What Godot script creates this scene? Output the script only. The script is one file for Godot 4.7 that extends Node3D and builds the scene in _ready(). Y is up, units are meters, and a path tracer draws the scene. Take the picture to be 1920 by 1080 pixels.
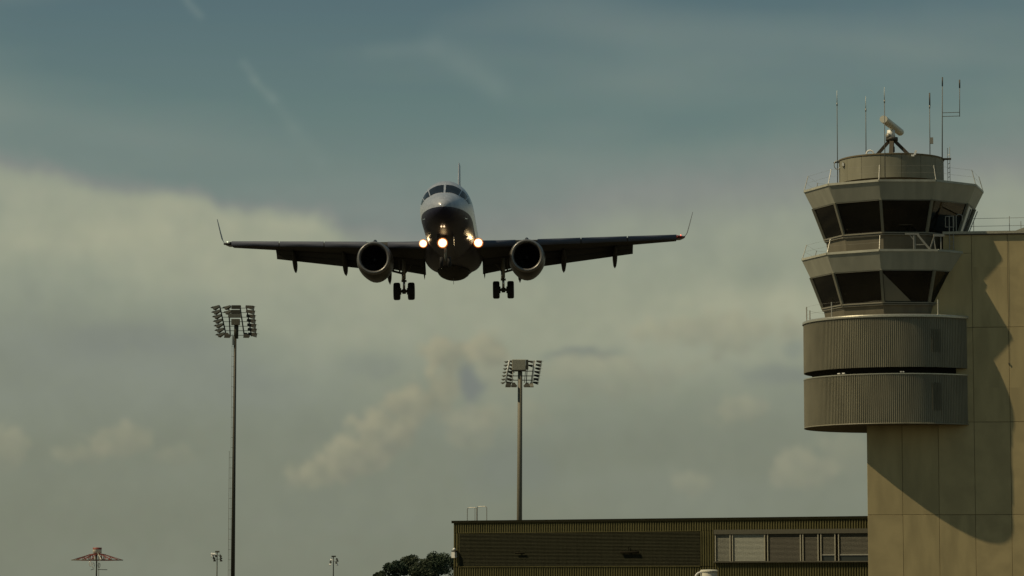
extends Node3D

const CAM_H := 1.7
var M := {}
var taken := {}
var rng := RandomNumberGenerator.new()

# ------------------------------------------------------------------ camera, sky, sun
func _ready():
	rng.seed = 20240611
	var cam := Camera3D.new()
	cam.name = "camera"
	add_child(cam)
	cam.position = Vector3(0, CAM_H, 0)
	cam.rotation_degrees = Vector3(5.609, 0, 0)
	cam.fov = 11.016
	cam.near = 0.5
	cam.far = 12000.0
	cam.current = true
	var env := Environment.new()
	env.background_mode = Environment.BG_SKY
	var sky := Sky.new()
	var sm := PanoramaSkyMaterial.new()
	sm.panorama = sky_image()
	sky.sky_material = sm
	env.sky = sky
	env.tonemap_mode = Environment.TONE_MAPPER_LINEAR
	env.tonemap_exposure = 1.0
	env.sdfgi_enabled = true
	env.ssao_enabled = true
	env.ssil_enabled = true
	var we := WorldEnvironment.new()
	we.name = "world_environment"
	we.environment = env
	add_child(we)
	var sun := DirectionalLight3D.new()
	sun.name = "sun"
	add_child(sun)
	sun.look_at_from_position(Vector3.ZERO, Vector3(3.10, -3.6, -0.61), Vector3.UP)
	sun.light_color = Color(1.0, 0.92, 0.76)
	sun.light_energy = 1.0
	sun.light_angular_distance = 0.5
	sun.shadow_enabled = true
	make_materials()
	build_ground()
	build_concrete_building()
	build_control_tower()
	build_roof_equipment()
	build_office_building()
	build_jet()
	build_masts()
	build_trees()

# ------------------------------------------------------------------ sky
var n_big := FastNoiseLite.new()
var n_mid := FastNoiseLite.new()
var n_fine := FastNoiseLite.new()

func fbm(n: FastNoiseLite, p: Vector3) -> float:
	return n.get_noise_3dv(p) * 0.5 + 0.5

func curve_at(xs: Array, ys: Array, x: float) -> float:
	if x <= xs[0]: return ys[0]
	for i in range(1, xs.size()):
		if x < xs[i]:
			var t: float = (x - xs[i - 1]) / (xs[i] - xs[i - 1])
			t = t * t * (3.0 - 2.0 * t)
			return lerpf(ys[i - 1], ys[i], t)
	return ys[-1]

const BASE_V := [-8000.0, -2500.0, -60.0, 200.0, 360.0, 620.0, 820.0, 1100.0]
const BASE_C := [Vector3(60, 80, 98), Vector3(72, 96, 110), Vector3(84, 107, 115), Vector3(101, 123, 121), Vector3(118, 133, 127), Vector3(126, 135, 121), Vector3(123, 129, 114), Vector3(119, 123, 107)]
# puffs: u, v, half-width, half-height, strength
const PUFFS := [[600, 892, 50, 26, .8], [665, 862, 52, 32, .9], [720, 812, 50, 40, 1.0], [770, 765, 48, 44, 1.0], [822, 728, 34, 44, 1.0], [834, 668, 38, 32, 1.0], [916, 662, 34, 24, .9], [878, 800, 40, 44, .55], [965, 780, 60, 30, .35], [940, 700, 40, 46, .4],
	[232, 826, 50, 26, .65], [160, 852, 46, 18, .5], [30, 848, 46, 26, .6], [330, 856, 36, 16, .35], [1500, 886, 52, 34, .6], [1300, 912, 34, 20, .4], [1375, 776, 56, 22, .5], [1590, 850, 50, 30, .35], [1120, 700, 120, 34, .4], [1350, 625, 140, 30, .5]]
const HOLES := [[876, 716, 24, 58, 1.0], [1085, 660, 90, 12, .8], [960, 880, 90, 60, .35], [700, 690, 60, 26, .4], [1455, 705, 75, 28, .55], [1490, 655, 30, 16, .5], [560, 700, 150, 60, .2], [250, 640, 160, 36, .35]]
const TRAILS := [[335, -5, 374, 38, 5.0, .34], [455, 126, 474, 158, 7.0, .24], [474, 158, 510, 190, 6.0, .26], [510, 188, 548, 246, 10.0, .14], [548, 246, 600, 310, 16.0, .12], [815, 90, 930, 165, 26.0, .2], [690, 102, 815, 92, 16.0, .12], [1210, 100, 1920, 20, 46.0, .1]]

func sky_color(d: Vector3) -> Color:
	var az := atan2(d.x, -d.z)
	var el := asin(clampf(d.y, -1, 1))
	var u := 960.0 + 5600.0 * az
	var v := 1090.0 - 5600.0 * maxf(el, 0.0)
	var q := d * 1.0
	var wx := fbm(n_mid, q * 26.0) - 0.5
	var wy := fbm(n_mid, q * 26.0 + Vector3(7, 3, 1)) - 0.5
	var fx := fbm(n_fine, q * 90.0) - 0.5
	var fy := fbm(n_fine, q * 90.0 + Vector3(3, 9, 5)) - 0.5
	var gx := fbm(n_fine, q * 260.0 + Vector3(1, 4, 8)) - 0.5
	var gy := fbm(n_fine, q * 260.0 + Vector3(6, 2, 3)) - 0.5
	var b := 0
	while b < BASE_V.size() - 2 and v > BASE_V[b + 1]: b += 1
	var bt: float = clampf((v - BASE_V[b]) / (BASE_V[b + 1] - BASE_V[b]), 0, 1)
	var c: Vector3 = BASE_C[b].lerp(BASE_C[b + 1], bt)
	# thin haze layers, flattened towards the horizon
	var flat := Vector3(d.x, d.y * 5.0, d.z)
	var haze := fbm(n_big, flat * 9.0)
	c = c.lerp(Vector3(137, 145, 136), clampf((haze - 0.42) * 1.1, 0, 0.45) * clampf(1.0 - (v - 500.0) / 900.0, 0.2, 1.0))
	# the cloud bank: a soft upper edge, a frayed lower one
	var near := clampf(1.6 - absf(az) / 0.26, 0, 1)
	var uw := u + wx * 130.0 + fx * 50.0
	var vw := v + wy * 60.0 + fy * 34.0 + gy * 12.0
	var edge := curve_at([-700.0, 0.0, 180.0, 350.0, 440.0, 520.0, 620.0, 668.0, 800.0, 960.0, 1100.0, 1300.0, 1520.0, 1930.0, 2700.0], [260.0, 326.0, 342.0, 345.0, 380.0, 384.0, 390.0, 430.0, 450.0, 430.0, 390.0, 330.0, 290.0, 250.0, 230.0], uw)
	var soft := curve_at([0.0, 300.0, 640.0, 760.0, 1000.0, 1900.0], [44.0, 34.0, 30.0, 70.0, 190.0, 230.0], uw)
	var low := curve_at([0.0, 350.0, 600.0, 900.0, 1400.0, 1900.0], [560.0, 585.0, 690.0, 700.0, 690.0, 650.0], uw)
	var bank := smoothstep(edge - soft * 0.6, edge + soft, vw) * (1.0 - 0.86 * smoothstep(low - 90.0, low + 120.0, vw + wx * 60.0))
	var lobe := Vector2((u - 1420.0) / 230.0, (v - 590.0) / 55.0).length_squared()
	var lobe2 := Vector2((u - 250.0) / 420.0, (v - 440.0) / 70.0).length_squared()
	bank *= 0.60 + 0.30 * exp(-lobe) + 0.26 * exp(-lobe2)
	var bankfar := 0.62 * smoothstep(-700.0, 300.0, v + (haze - 0.5) * 2600.0) * (1.0 - 0.7 * smoothstep(500.0, 900.0, v))
	bank = lerpf(bankfar, bank, near)
	var body := 0.86 + 0.5 * (fbm(n_mid, flat * 16.0 + Vector3(2, 0, 4)) - 0.45) + 0.30 * fx + 0.12 * gx
	c = c.lerp(Vector3(172, 172, 146), clampf(bank * body, 0, 1))
	if near > 0.0:
		for h in HOLES:
			var hx: float = (u + fx * 60.0 + wx * 30.0 - h[0]) / h[2]
			var hy: float = (v + fy * 44.0 - h[1]) / h[3]
			c = c.lerp(Vector3(117, 126, 119), smoothstep(0.15, 0.85, exp(-(hx * hx + hy * hy)) + 0.5 * fx + 0.25 * gx) * h[4] * 0.8 * near)
		for h in PUFFS:
			var hx: float = (u + wx * 40.0 - h[0]) / h[2]
			var hy: float = (v + wy * 26.0 - h[1]) / h[3]
			var g := exp(-(hx * hx + hy * hy) * 0.55)
			if g < 0.02: continue
			var dens := g + 0.95 * fx + 0.75 * gx
			var m: float = smoothstep(0.36, 0.72, dens) * h[4]
			# sunny side to the left and above, grey to the right and below
			var tone := clampf(0.5 - 0.22 * hx - 0.30 * hy + 1.1 * gy, 0, 1)
			c = c.lerp(Vector3(128, 130, 114).lerp(Vector3(161, 157, 131), tone), m * 0.80 * near * smoothstep(0.02, 0.12, g))
		for s in TRAILS:
			var a := Vector2(s[0], s[1])
			var e := Vector2(s[2], s[3])
			var p := Vector2(u + fx * 14.0, v + fy * 14.0)
			var t := clampf((p - a).dot(e - a) / (e - a).length_squared(), 0, 1)
			var dd: float = p.distance_to(a.lerp(e, t)) / s[4]
			c = c.lerp(Vector3(150, 160, 150), exp(-dd * dd) * s[5] * near * (0.7 + 0.8 * fx))
	c += Vector3.ONE * (fx * 4.0 + gx * 2.5) * smoothstep(150.0, 500.0, v)
	return Color(c.x / 255.0, c.y / 255.0, c.z / 255.0)

func sky_dir(x: float, y: float, w: int, h: int) -> Vector3:
	var az := (x + 0.5) / w * TAU
	var el := PI * 0.5 - (y + 0.5) / h * PI
	return Vector3(sin(az) * cos(el), sin(el), -cos(az) * cos(el))

func sky_image() -> ImageTexture:
	for a in [[n_big, 11, 3], [n_mid, 23, 4], [n_fine, 37, 4]]:
		var n: FastNoiseLite = a[0]
		n.noise_type = FastNoiseLite.TYPE_SIMPLEX_SMOOTH
		n.frequency = 0.5
		n.fractal_type = FastNoiseLite.FRACTAL_FBM
		n.seed = a[1]
		n.fractal_octaves = a[2]
	var sw := 512
	var sh := 256
	var low := Image.create(sw, sh, false, Image.FORMAT_RGB8)
	for y in sh:
		for x in sw:
			low.set_pixel(x, y, sky_color(sky_dir(x, y, sw, sh)))
	var w := 4096
	var h := 2048
	low.resize(w, h, Image.INTERPOLATE_CUBIC)
	# the part round the view direction at full resolution, faded into the rest
	var hx := 300
	for y in range(760, 1030):
		for k in range(-hx, hx):
			var x := posmod(k, w)
			var t := clampf((hx - absf(k + 0.5)) / 60.0, 0, 1) * clampf((y - 760) / 60.0, 0, 1)
			var c := sky_color(sky_dir(x, y, w, h))
			low.set_pixel(x, y, c if t >= 1.0 else low.get_pixel(x, y).lerp(c, t))
	return ImageTexture.create_from_image(low)

# ------------------------------------------------------------------ materials
func noise_texture(sd: int, freq: float, lo: float, hi: float, oct := 4, stretch := 1.0) -> ImageTexture:
	var n := FastNoiseLite.new()
	n.seed = sd
	n.noise_type = FastNoiseLite.TYPE_SIMPLEX
	n.frequency = freq
	n.fractal_octaves = oct
	var size := 256
	var src := n.get_seamless_image(size, size)
	var im := Image.create(size, size, false, Image.FORMAT_RGB8)
	for y in size:
		for x in size:
			var s := src.get_pixel(x, int(y * stretch) % size).r
			var g := lerpf(lo, hi, clampf((s - 0.2) / 0.6, 0, 1))
			im.set_pixel(x, y, Color(g, g, g))
	im.generate_mipmaps()
	return ImageTexture.create_from_image(im)

func mat(called: String, r: float, g: float, b: float, rough := 0.7, metal := 0.0, tex: Texture2D = null, scale := 0.3) -> StandardMaterial3D:
	var m := StandardMaterial3D.new()
	m.resource_name = called
	m.albedo_color = Color(r, g, b).linear_to_srgb()
	m.roughness = rough
	m.metallic = metal
	m.cull_mode = BaseMaterial3D.CULL_DISABLED
	if tex:
		m.albedo_texture = tex
		m.uv1_triplanar = true
		m.uv1_world_triplanar = true
		m.uv1_scale = Vector3(scale, scale, scale)
	M[called] = m
	return m

func glow(called: String, c: Color, e: float):
	var m := mat(called, 0.8, 0.75, 0.6, 0.4)
	m.emission_enabled = true
	m.emission = c
	m.emission_energy_multiplier = e

func glass(called: String, r: float, g: float, b: float, a: float):
	var m := mat(called, r, g, b, 0.03)
	m.transparency = BaseMaterial3D.TRANSPARENCY_ALPHA
	m.albedo_color.a = a
	m.metallic_specular = 0.5

func make_materials():
	var cloud := noise_texture(3, 0.012, 0.92, 1.0)
	var grain := noise_texture(5, 0.05, 0.86, 1.0, 5)
	var streak := noise_texture(8, 0.03, 0.90, 1.0, 4, 0.25)
	var worn := noise_texture(9, 0.02, 0.55, 1.0, 5)
	mat("ground", 0.085, 0.072, 0.042, 0.95, 0, worn, 0.02)
	for k in 4:
		mat("concrete_%d" % k, [.475, .465, .47, .455][k], [.385, .378, .38, .37][k], [.195, .19, .192, .186][k], 0.85, 0, [cloud, streak, cloud, streak][k], [.11, .07, .16, .09][k])
	mat("joint", 0.2, 0.165, 0.085, 0.9)
	mat("coping", 0.42, 0.40, 0.30, 0.6, 0, grain, .5)
	mat("spandrel", 0.16, 0.145, 0.10, 0.6, 0, streak, .13)
	mat("fascia", 0.43, 0.43, 0.34, 0.55, 0, streak, .13)
	mat("radar_room", 0.25, 0.24, 0.165, 0.6, 0, streak, .12)
	mat("cladding", 0.245, 0.228, 0.155, 0.5, 0, streak, .1)
	mat("soffit", 0.16, 0.13, 0.07, 0.8, 0, grain, .4)
	mat("rim", 0.55, 0.53, 0.42, 0.32, 0.6, grain, .6)
	mat("leg_brown", 0.06, 0.048, 0.03, 0.8)
	mat("pole_grey", 0.13, 0.13, 0.11, 0.7)
	mat("vent", 0.14, 0.13, 0.088, 0.8)
	mat("steel", 0.5, 0.48, 0.4, 0.4, 0.5)
	mat("dark_steel", 0.07, 0.065, 0.05, 0.6, 0.2)
	mat("galvanised", 0.34, 0.33, 0.28, 0.5, 0.3, grain, 1.0)
	mat("sill", 0.19, 0.18, 0.135, 0.5)
	mat("mullion", 0.20, 0.195, 0.145, 0.5)
	mat("interior", 0.03, 0.028, 0.02, 0.8)
	mat("console", 0.10, 0.10, 0.09, 0.6)
	mat("blind", 0.55, 0.55, 0.42, 0.8)
	glass("cab_glass", 0.005, 0.005, 0.0035, 0.86)
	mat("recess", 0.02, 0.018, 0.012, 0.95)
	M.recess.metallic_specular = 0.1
	mat("white_paint", 0.78, 0.77, 0.70, 0.45)
	mat("cream_paint", 0.62, 0.60, 0.48, 0.5)
	mat("olive", 0.125, 0.114, 0.05, 0.8, 0, streak, .2)
	M.olive.metallic_specular = 0.2
	mat("olive_dark", 0.022, 0.022, 0.012, 0.9, 0, streak, .15)
	M.olive_dark.metallic_specular = 0.1
	mat("slat_dark", 0.046, 0.046, 0.029, 0.95, 0, grain, .25)
	M.slat_dark.metallic_specular = 0.05
	for k in 4:
		mat("shutter_%d" % k, [.37, .215, .092, .105][k], [.38, .215, .085, .10][k], [.31, .165, .057, .067][k], 0.7, 0, grain, .5)
	mat("shutter_box", 0.085, 0.08, 0.05, 0.6, 0, grain, .4)
	mat("office_glass", 0.03, 0.035, 0.03, 0.06)
	# aircraft
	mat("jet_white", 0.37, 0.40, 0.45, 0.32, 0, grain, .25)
	M.jet_white.clearcoat_enabled = true
	M.jet_white.clearcoat = 0.25
	M.jet_white.clearcoat_roughness = 0.08
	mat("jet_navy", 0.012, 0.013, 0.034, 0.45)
	mat("jet_grey", 0.15, 0.15, 0.15, 0.4, 0, grain, .4)
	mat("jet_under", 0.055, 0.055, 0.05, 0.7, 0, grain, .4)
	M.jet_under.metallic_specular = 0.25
	mat("slat", 0.075, 0.085, 0.115, 0.6)
	M.slat.metallic_specular = 0.3
	mat("lip", 0.21, 0.205, 0.195, 0.4, 0.5)
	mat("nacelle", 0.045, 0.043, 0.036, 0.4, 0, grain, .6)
	mat("jet_dark", 0.014, 0.014, 0.014, 0.6)
	mat("tyre", 0.018, 0.017, 0.016, 0.85)
	mat("chrome", 0.75, 0.74, 0.70, 0.18, 1.0)
	mat("windscreen", 0.012, 0.014, 0.018, 0.12)
	M.windscreen.metallic_specular = 0.18
	glow("landing_glow", Color(1.0, 0.86, 0.62), 4.0)
	glow("halo_glow", Color(1.0, 0.48, 0.16), 0.55)  # halo of the landing lamps, painted as a glowing amber ring
	glow("small_glow", Color(1.0, 0.84, 0.66), 1.6)
	glow("red_glow", Color(1.0, 0.30, 0.22), 1.2)
	glow("tip_glow", Color(0.95, 1.0, 0.85), 0.9)
	mat("lens_red", 0.16, 0.02, 0.015, 0.2)
	# masts
	mat("mast_grey", 0.17, 0.155, 0.105, 0.6, 0, grain, .4)
	mat("mast_dark", 0.06, 0.055, 0.035, 0.6)
	mat("lamp_body", 0.15, 0.145, 0.11, 0.5)
	mat("lamp_dark", 0.03, 0.029, 0.02, 0.8)
	mat("lamp_glass", 0.45, 0.46, 0.42, 0.1)
	mat("red_paint", 0.26, 0.065, 0.045, 0.6)
	for k in 3:
		mat("leaf_%d" % k, [.026, .034, .022][k], [.048, .050, .045][k], [.018, .018, .020][k], 0.7)
	mat("bark", 0.05, 0.04, 0.028, 0.9)

# ------------------------------------------------------------------ helpers
func numbered(called: String) -> String:
	taken[called] = taken.get(called, -1) + 1
	return called if taken[called] == 0 else "%s_%03d" % [called, taken[called]]

func S(smooth := false) -> SurfaceTool:
	var st := SurfaceTool.new()
	st.begin(Mesh.PRIMITIVE_TRIANGLES)
	st.set_smooth_group(0 if smooth else -1)
	return st

func tri(st: SurfaceTool, a: Vector3, b: Vector3, c: Vector3):
	st.add_vertex(a); st.add_vertex(b); st.add_vertex(c)

func quad(st: SurfaceTool, a: Vector3, b: Vector3, c: Vector3, d: Vector3):
	tri(st, a, b, c); tri(st, a, c, d)

func finish(st: SurfaceTool) -> ArrayMesh:
	st.generate_normals()
	return st.commit()

func part(st: SurfaceTool, called: String, m: String, parent: Node) -> MeshInstance3D:
	return inst(finish(st), called, m, parent)

func inst(mesh: Mesh, called: String, m: String, parent: Node) -> MeshInstance3D:
	var o := MeshInstance3D.new()
	o.mesh = mesh
	o.name = called if parent != self else numbered(called)
	o.material_override = M[m]
	parent.add_child(o, true)
	return o

func thing(called: String, label: String, category: String, at := Vector3.ZERO, turn := 0.0, group := "") -> Node3D:
	var o := Node3D.new()
	o.name = numbered(called)
	add_child(o)
	o.position = at
	o.rotation.y = turn
	o.set_meta("label", label)
	o.set_meta("category", category)
	if group != "": o.set_meta("group", group)
	return o

func stuff(o: Node) -> Node:
	o.set_meta("kind", "stuff")
	return o

func box(st: SurfaceTool, c: Vector3, s: Vector3, b := Basis.IDENTITY):
	var h := s * 0.5
	var p := []
	for i in 8:
		p.append(c + b * Vector3(h.x if i & 1 else -h.x, h.y if i & 2 else -h.y, h.z if i & 4 else -h.z))
	quad(st, p[4], p[6], p[7], p[5]); quad(st, p[1], p[3], p[2], p[0])
	quad(st, p[5], p[7], p[3], p[1]); quad(st, p[0], p[2], p[6], p[4])
	quad(st, p[6], p[2], p[3], p[7]); quad(st, p[0], p[4], p[5], p[1])

# a box with chamfered long edges seen from the front (z+)
func panel(st: SurfaceTool, x0: float, x1: float, y0: float, y1: float, z0: float, z1: float, ch := 0.015):
	var f := [Vector3(x0 + ch, y0 + ch, z1), Vector3(x1 - ch, y0 + ch, z1), Vector3(x1 - ch, y1 - ch, z1), Vector3(x0 + ch, y1 - ch, z1)]
	var m := [Vector3(x0, y0, z1 - ch), Vector3(x1, y0, z1 - ch), Vector3(x1, y1, z1 - ch), Vector3(x0, y1, z1 - ch)]
	var k := [Vector3(x0, y0, z0), Vector3(x1, y0, z0), Vector3(x1, y1, z0), Vector3(x0, y1, z0)]
	quad(st, f[3], f[2], f[1], f[0]); quad(st, k[0], k[1], k[2], k[3])
	for i in 4:
		var j := (i + 1) % 4
		quad(st, f[i], f[j], m[j], m[i]); quad(st, m[i], m[j], k[j], k[i])

func frame_of(d: Vector3) -> Basis:
	var z := d.normalized()
	var up := Vector3.UP if absf(z.y) < 0.95 else Vector3.RIGHT
	var x := up.cross(z).normalized()
	return Basis(x, z.cross(x), z)

func bar(st: SurfaceTool, a: Vector3, b: Vector3, w: float, h := -1.0):
	box(st, (a + b) * 0.5, Vector3(w, w if h < 0 else h, a.distance_to(b)), frame_of(b - a))

func tube(st: SurfaceTool, a: Vector3, b: Vector3, r1: float, r2 := -1.0, n := 8, caps := true):
	if r2 < 0: r2 = r1
	var f := frame_of(b - a)
	for i in n:
		var t0 := TAU * i / n
		var t1 := TAU * (i + 1) / n
		var d0 := f.x * cos(t0) + f.y * sin(t0)
		var d1 := f.x * cos(t1) + f.y * sin(t1)
		quad(st, a + d0 * r1, a + d1 * r1, b + d1 * r2, b + d0 * r2)
		if caps:
			tri(st, a, a + d1 * r1, a + d0 * r1); tri(st, b, b + d0 * r2, b + d1 * r2)

func path_tube(st: SurfaceTool, pts: Array, r: float, n := 6):
	for i in pts.size() - 1: tube(st, pts[i], pts[i + 1], r, r, n)

# profile points (radius, height) spun about y, or about z when along_z
func lathe(st: SurfaceTool, prof: Array, n := 32, c := Vector3.ZERO, along_z := false, a0 := 0.0, a1 := TAU):
	for k in n:
		var t0 := a0 + (a1 - a0) * k / n
		var t1 := a0 + (a1 - a0) * (k + 1) / n
		for i in prof.size() - 1:
			var q := []
			for e in [[i, t0], [i + 1, t0], [i + 1, t1], [i, t1]]:
				var p: Vector2 = prof[e[0]]
				if along_z: q.append(c + Vector3(p.x * cos(e[1]), p.x * sin(e[1]), p.y))
				else: q.append(c + Vector3(p.x * cos(e[1]), p.y, p.x * sin(e[1])))
			quad(st, q[0], q[1], q[2], q[3])

func corrugated(st: SurfaceTool, x0: float, x1: float, y0: float, y1: float, z: float, pitch: float, depth: float):
	var n := int(round((x1 - x0) / pitch))
	var w := (x1 - x0) / n
	for i in n:
		var a := x0 + w * i
		var xs := [a, a + w * .18, a + w * .5, a + w * .68, a + w]
		var zs := [z, z + depth, z + depth, z, z]
		for k in 4:
			quad(st, Vector3(xs[k], y0, zs[k]), Vector3(xs[k], y1, zs[k]), Vector3(xs[k + 1], y1, zs[k + 1]), Vector3(xs[k + 1], y0, zs[k + 1]))

# ------------------------------------------------------------------ ground
func build_ground():
	var st := S()
	quad(st, Vector3(-6000, 0, 3000), Vector3(-6000, 0, -9000), Vector3(6000, 0, -9000), Vector3(6000, 0, 3000))
	var g := part(st, "ground", "ground", self)
	g.set_meta("kind", "structure")

# ------------------------------------------------------------------ concrete building the tower leans on
const TOWER_AT := Vector3(25.714, 0, -199.6)
const TOWER_TURN := -0.12812

func build_concrete_building():
	var t := thing("concrete_building", "tall windowless beige concrete panel building behind the round tower drum", "building", TOWER_AT, TOWER_TURN)
	var st := S()
	box(st, Vector3(6.02, 9.1, -1.1), Vector3(15.9, 18.2, 10.0))
	box(st, Vector3(8.6, 21.3, -1.1), Vector3(10.74, 6.2, 9.99))
	box(st, Vector3(2.7, 20.7, 3.2), Vector3(1.1, 4.9, 1.35))
	part(st, "wall_core", "joint", t)
	var xs := [-1.96, 0.34, 2.69, 5.02, 7.35, 9.68, 12.0, 14.0]
	var ys := [0.0, 6.02, 12.05, 18.26, 24.40]
	var k := 0
	for r in 4:
		for c in 7:
			var x0: float = xs[c]
			var x1: float = xs[c + 1]
			if r == 3:
				if x1 < 3.2: continue
				if x0 < 3.18:
					st = S()
					panel(st, 2.3, x1 - .012, ys[r] + .014, 23.14, 3.9, 4.0, .008)
					part(st, "wall_panel", "concrete_1", t)
					st = S()
					panel(st, 3.18, x1 - .012, 23.16, ys[r + 1] - .014, 3.9, 4.0, .008)
					part(st, "wall_panel", "concrete_1", t)
					continue
			st = S()
			var out := rng.randf_range(0.0, 0.008)
			panel(st, x0 + .012, x1 - .012, ys[r] + .014, ys[r + 1] - .014, 3.9, 4.0 + out, .008)
			part(st, "wall_panel", "concrete_%d" % (((c * 7 + r * 5) % 11) % 4), t)
	st = S()
	box(st, Vector3(8.6, 24.5, 3.97), Vector3(10.9, 0.17, 0.34))
	box(st, Vector3(3.3, 24.5, -1.2), Vector3(.3, .17, 10.0))
	part(st, "coping", "coping", t)
	st = S()
	box(st, Vector3(8.7, 24.38, 4.03), Vector3(10.6, .07, .07))
	part(st, "drip_edge", "dark_steel", t)
	st = S()
	box(st, Vector3(8.7, 24.43, -1.3), Vector3(10.5, .06, 9.9))
	part(st, "roof", "coping", t)
	# raised roof slab at the right end
	st = S()
	for v in [[7.8, .02], [8.35, .3]]: pass
	var a := Vector3(7.75, 24.585, 3.6)
	var b := Vector3(14.0, 24.585, 3.6)
	var c2 := Vector3(14.0, 25.0, 3.6)
	var d := Vector3(8.5, 24.86, 3.6)
	var bk := Vector3(0, 0, -4)
	quad(st, a, d, c2, b); quad(st, a + bk, b + bk, c2 + bk, d + bk); quad(st, a, a + bk, d + bk, d); quad(st, d, d + bk, c2 + bk, c2)
	part(st, "roof_upstand", "coping", t)
	# lightning conductor with its clamp
	st = S()
	tube(st, Vector3(7.33, 15.9, 4.03), Vector3(7.35, 24.3, 4.03), .006, .006, 5)
	box(st, Vector3(7.33, 15.85, 4.04), Vector3(.07, .1, .06))
	part(st, "lightning_conductor", "dark_steel", t)
	# railing along the roof edge, set back
	var rl := thing("roof_railing", "thin grey safety railing on the roof of the beige building", "railing", TOWER_AT, TOWER_TURN)
	for x in [5.25, 7.6, 8.35, 10.6, 12.9]:
		st = S()
		tube(st, Vector3(x, 24.45, 1.6), Vector3(x, 25.85 if x > 6 and x < 8 else 25.5, 1.6), .022, .022, 6)
		part(st, "post", "galvanised", rl)
	for y in [24.72, 25.2, 25.72]:
		st = S()
		tube(st, Vector3(4.8, y, 1.6), Vector3(13.6, y + .03, 1.6), .014, .014, 5)
		part(st, "rail", "galvanised", rl)
	# hooped guard where a ladder reaches the roof
	var g := thing("ladder_guard", "grey tubular guard hoops of the roof ladder beside the dark cab window", "ladder", TOWER_AT, TOWER_TURN)
	st = S()
	path_tube(st, [Vector3(3.35, 24.9, 4.0), Vector3(3.35, 25.6, 4.0), Vector3(3.9, 25.62, 3.95), Vector3(3.9, 24.9, 3.95), Vector3(3.35, 24.9, 4.0)], .03)
	part(st, "guard_frame", "galvanised", g)
	for x in [3.6, 3.86]:
		st = S()
		tube(st, Vector3(x, 23.3, 4.1), Vector3(x, 25.6, 4.05), .032, .032, 6)
		part(st, "stile", "galvanised", g)
	st = S()
	var hoop := [Vector3(4.05, 24.5, 4.0), Vector3(4.05, 25.55, 4.0)]
	for i in 7:
		var an := PI - PI * i / 6.0
		hoop.append(Vector3(4.25 + .2 * cos(an), 25.6 + .12 * sin(an), 3.98))
	hoop.append(Vector3(4.48, 25.3, 3.97))
	path_tube(st, hoop, .03)
	part(st, "hand_hoop", "galvanised", g)
	for i in 5:
		st = S()
		tube(st, Vector3(3.6, 23.35 + i * .28, 4.1), Vector3(3.86, 23.35 + i * .28, 4.1), .015, .015, 5)
		part(st, "rung", "galvanised", g)

# ------------------------------------------------------------------ control tower
func vtx(k: int, r: float, y: float) -> Vector3:
	var a := deg_to_rad(99.0 + 36.0 * k)
	return Vector3(r * cos(a), y, r * sin(a))

func ring_face(st: SurfaceTool, k: int, r0: float, y0: float, r1: float, y1: float, thick: float):
	var a := vtx(k, r0, y0); var b := vtx(k + 1, r0, y0); var c := vtx(k + 1, r1, y1); var d := vtx(k, r1, y1)
	var n := (b - a).cross(d - a).normalized()
	if n.dot(Vector3(a.x + b.x, 0, a.z + b.z)) > 0: n = -n
	var q := [a + n * thick, b + n * thick, c + n * thick, d + n * thick]
	var p := [a, b, c, d]
	quad(st, p[0], p[1], p[2], p[3]); quad(st, q[3], q[2], q[1], q[0])
	for i in 4:
		var j := (i + 1) % 4
		quad(st, p[i], q[i], q[j], p[j])

func decagon_disc(st: SurfaceTool, r: float, y: float, thick: float):
	for k in 10:
		tri(st, Vector3(0, y, 0), vtx(k, r, y), vtx(k + 1, r, y))
		tri(st, Vector3(0, y - thick, 0), vtx(k + 1, r, y - thick), vtx(k, r, y - thick))
		quad(st, vtx(k, r, y), vtx(k, r, y - thick), vtx(k + 1, r, y - thick), vtx(k + 1, r, y))

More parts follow.
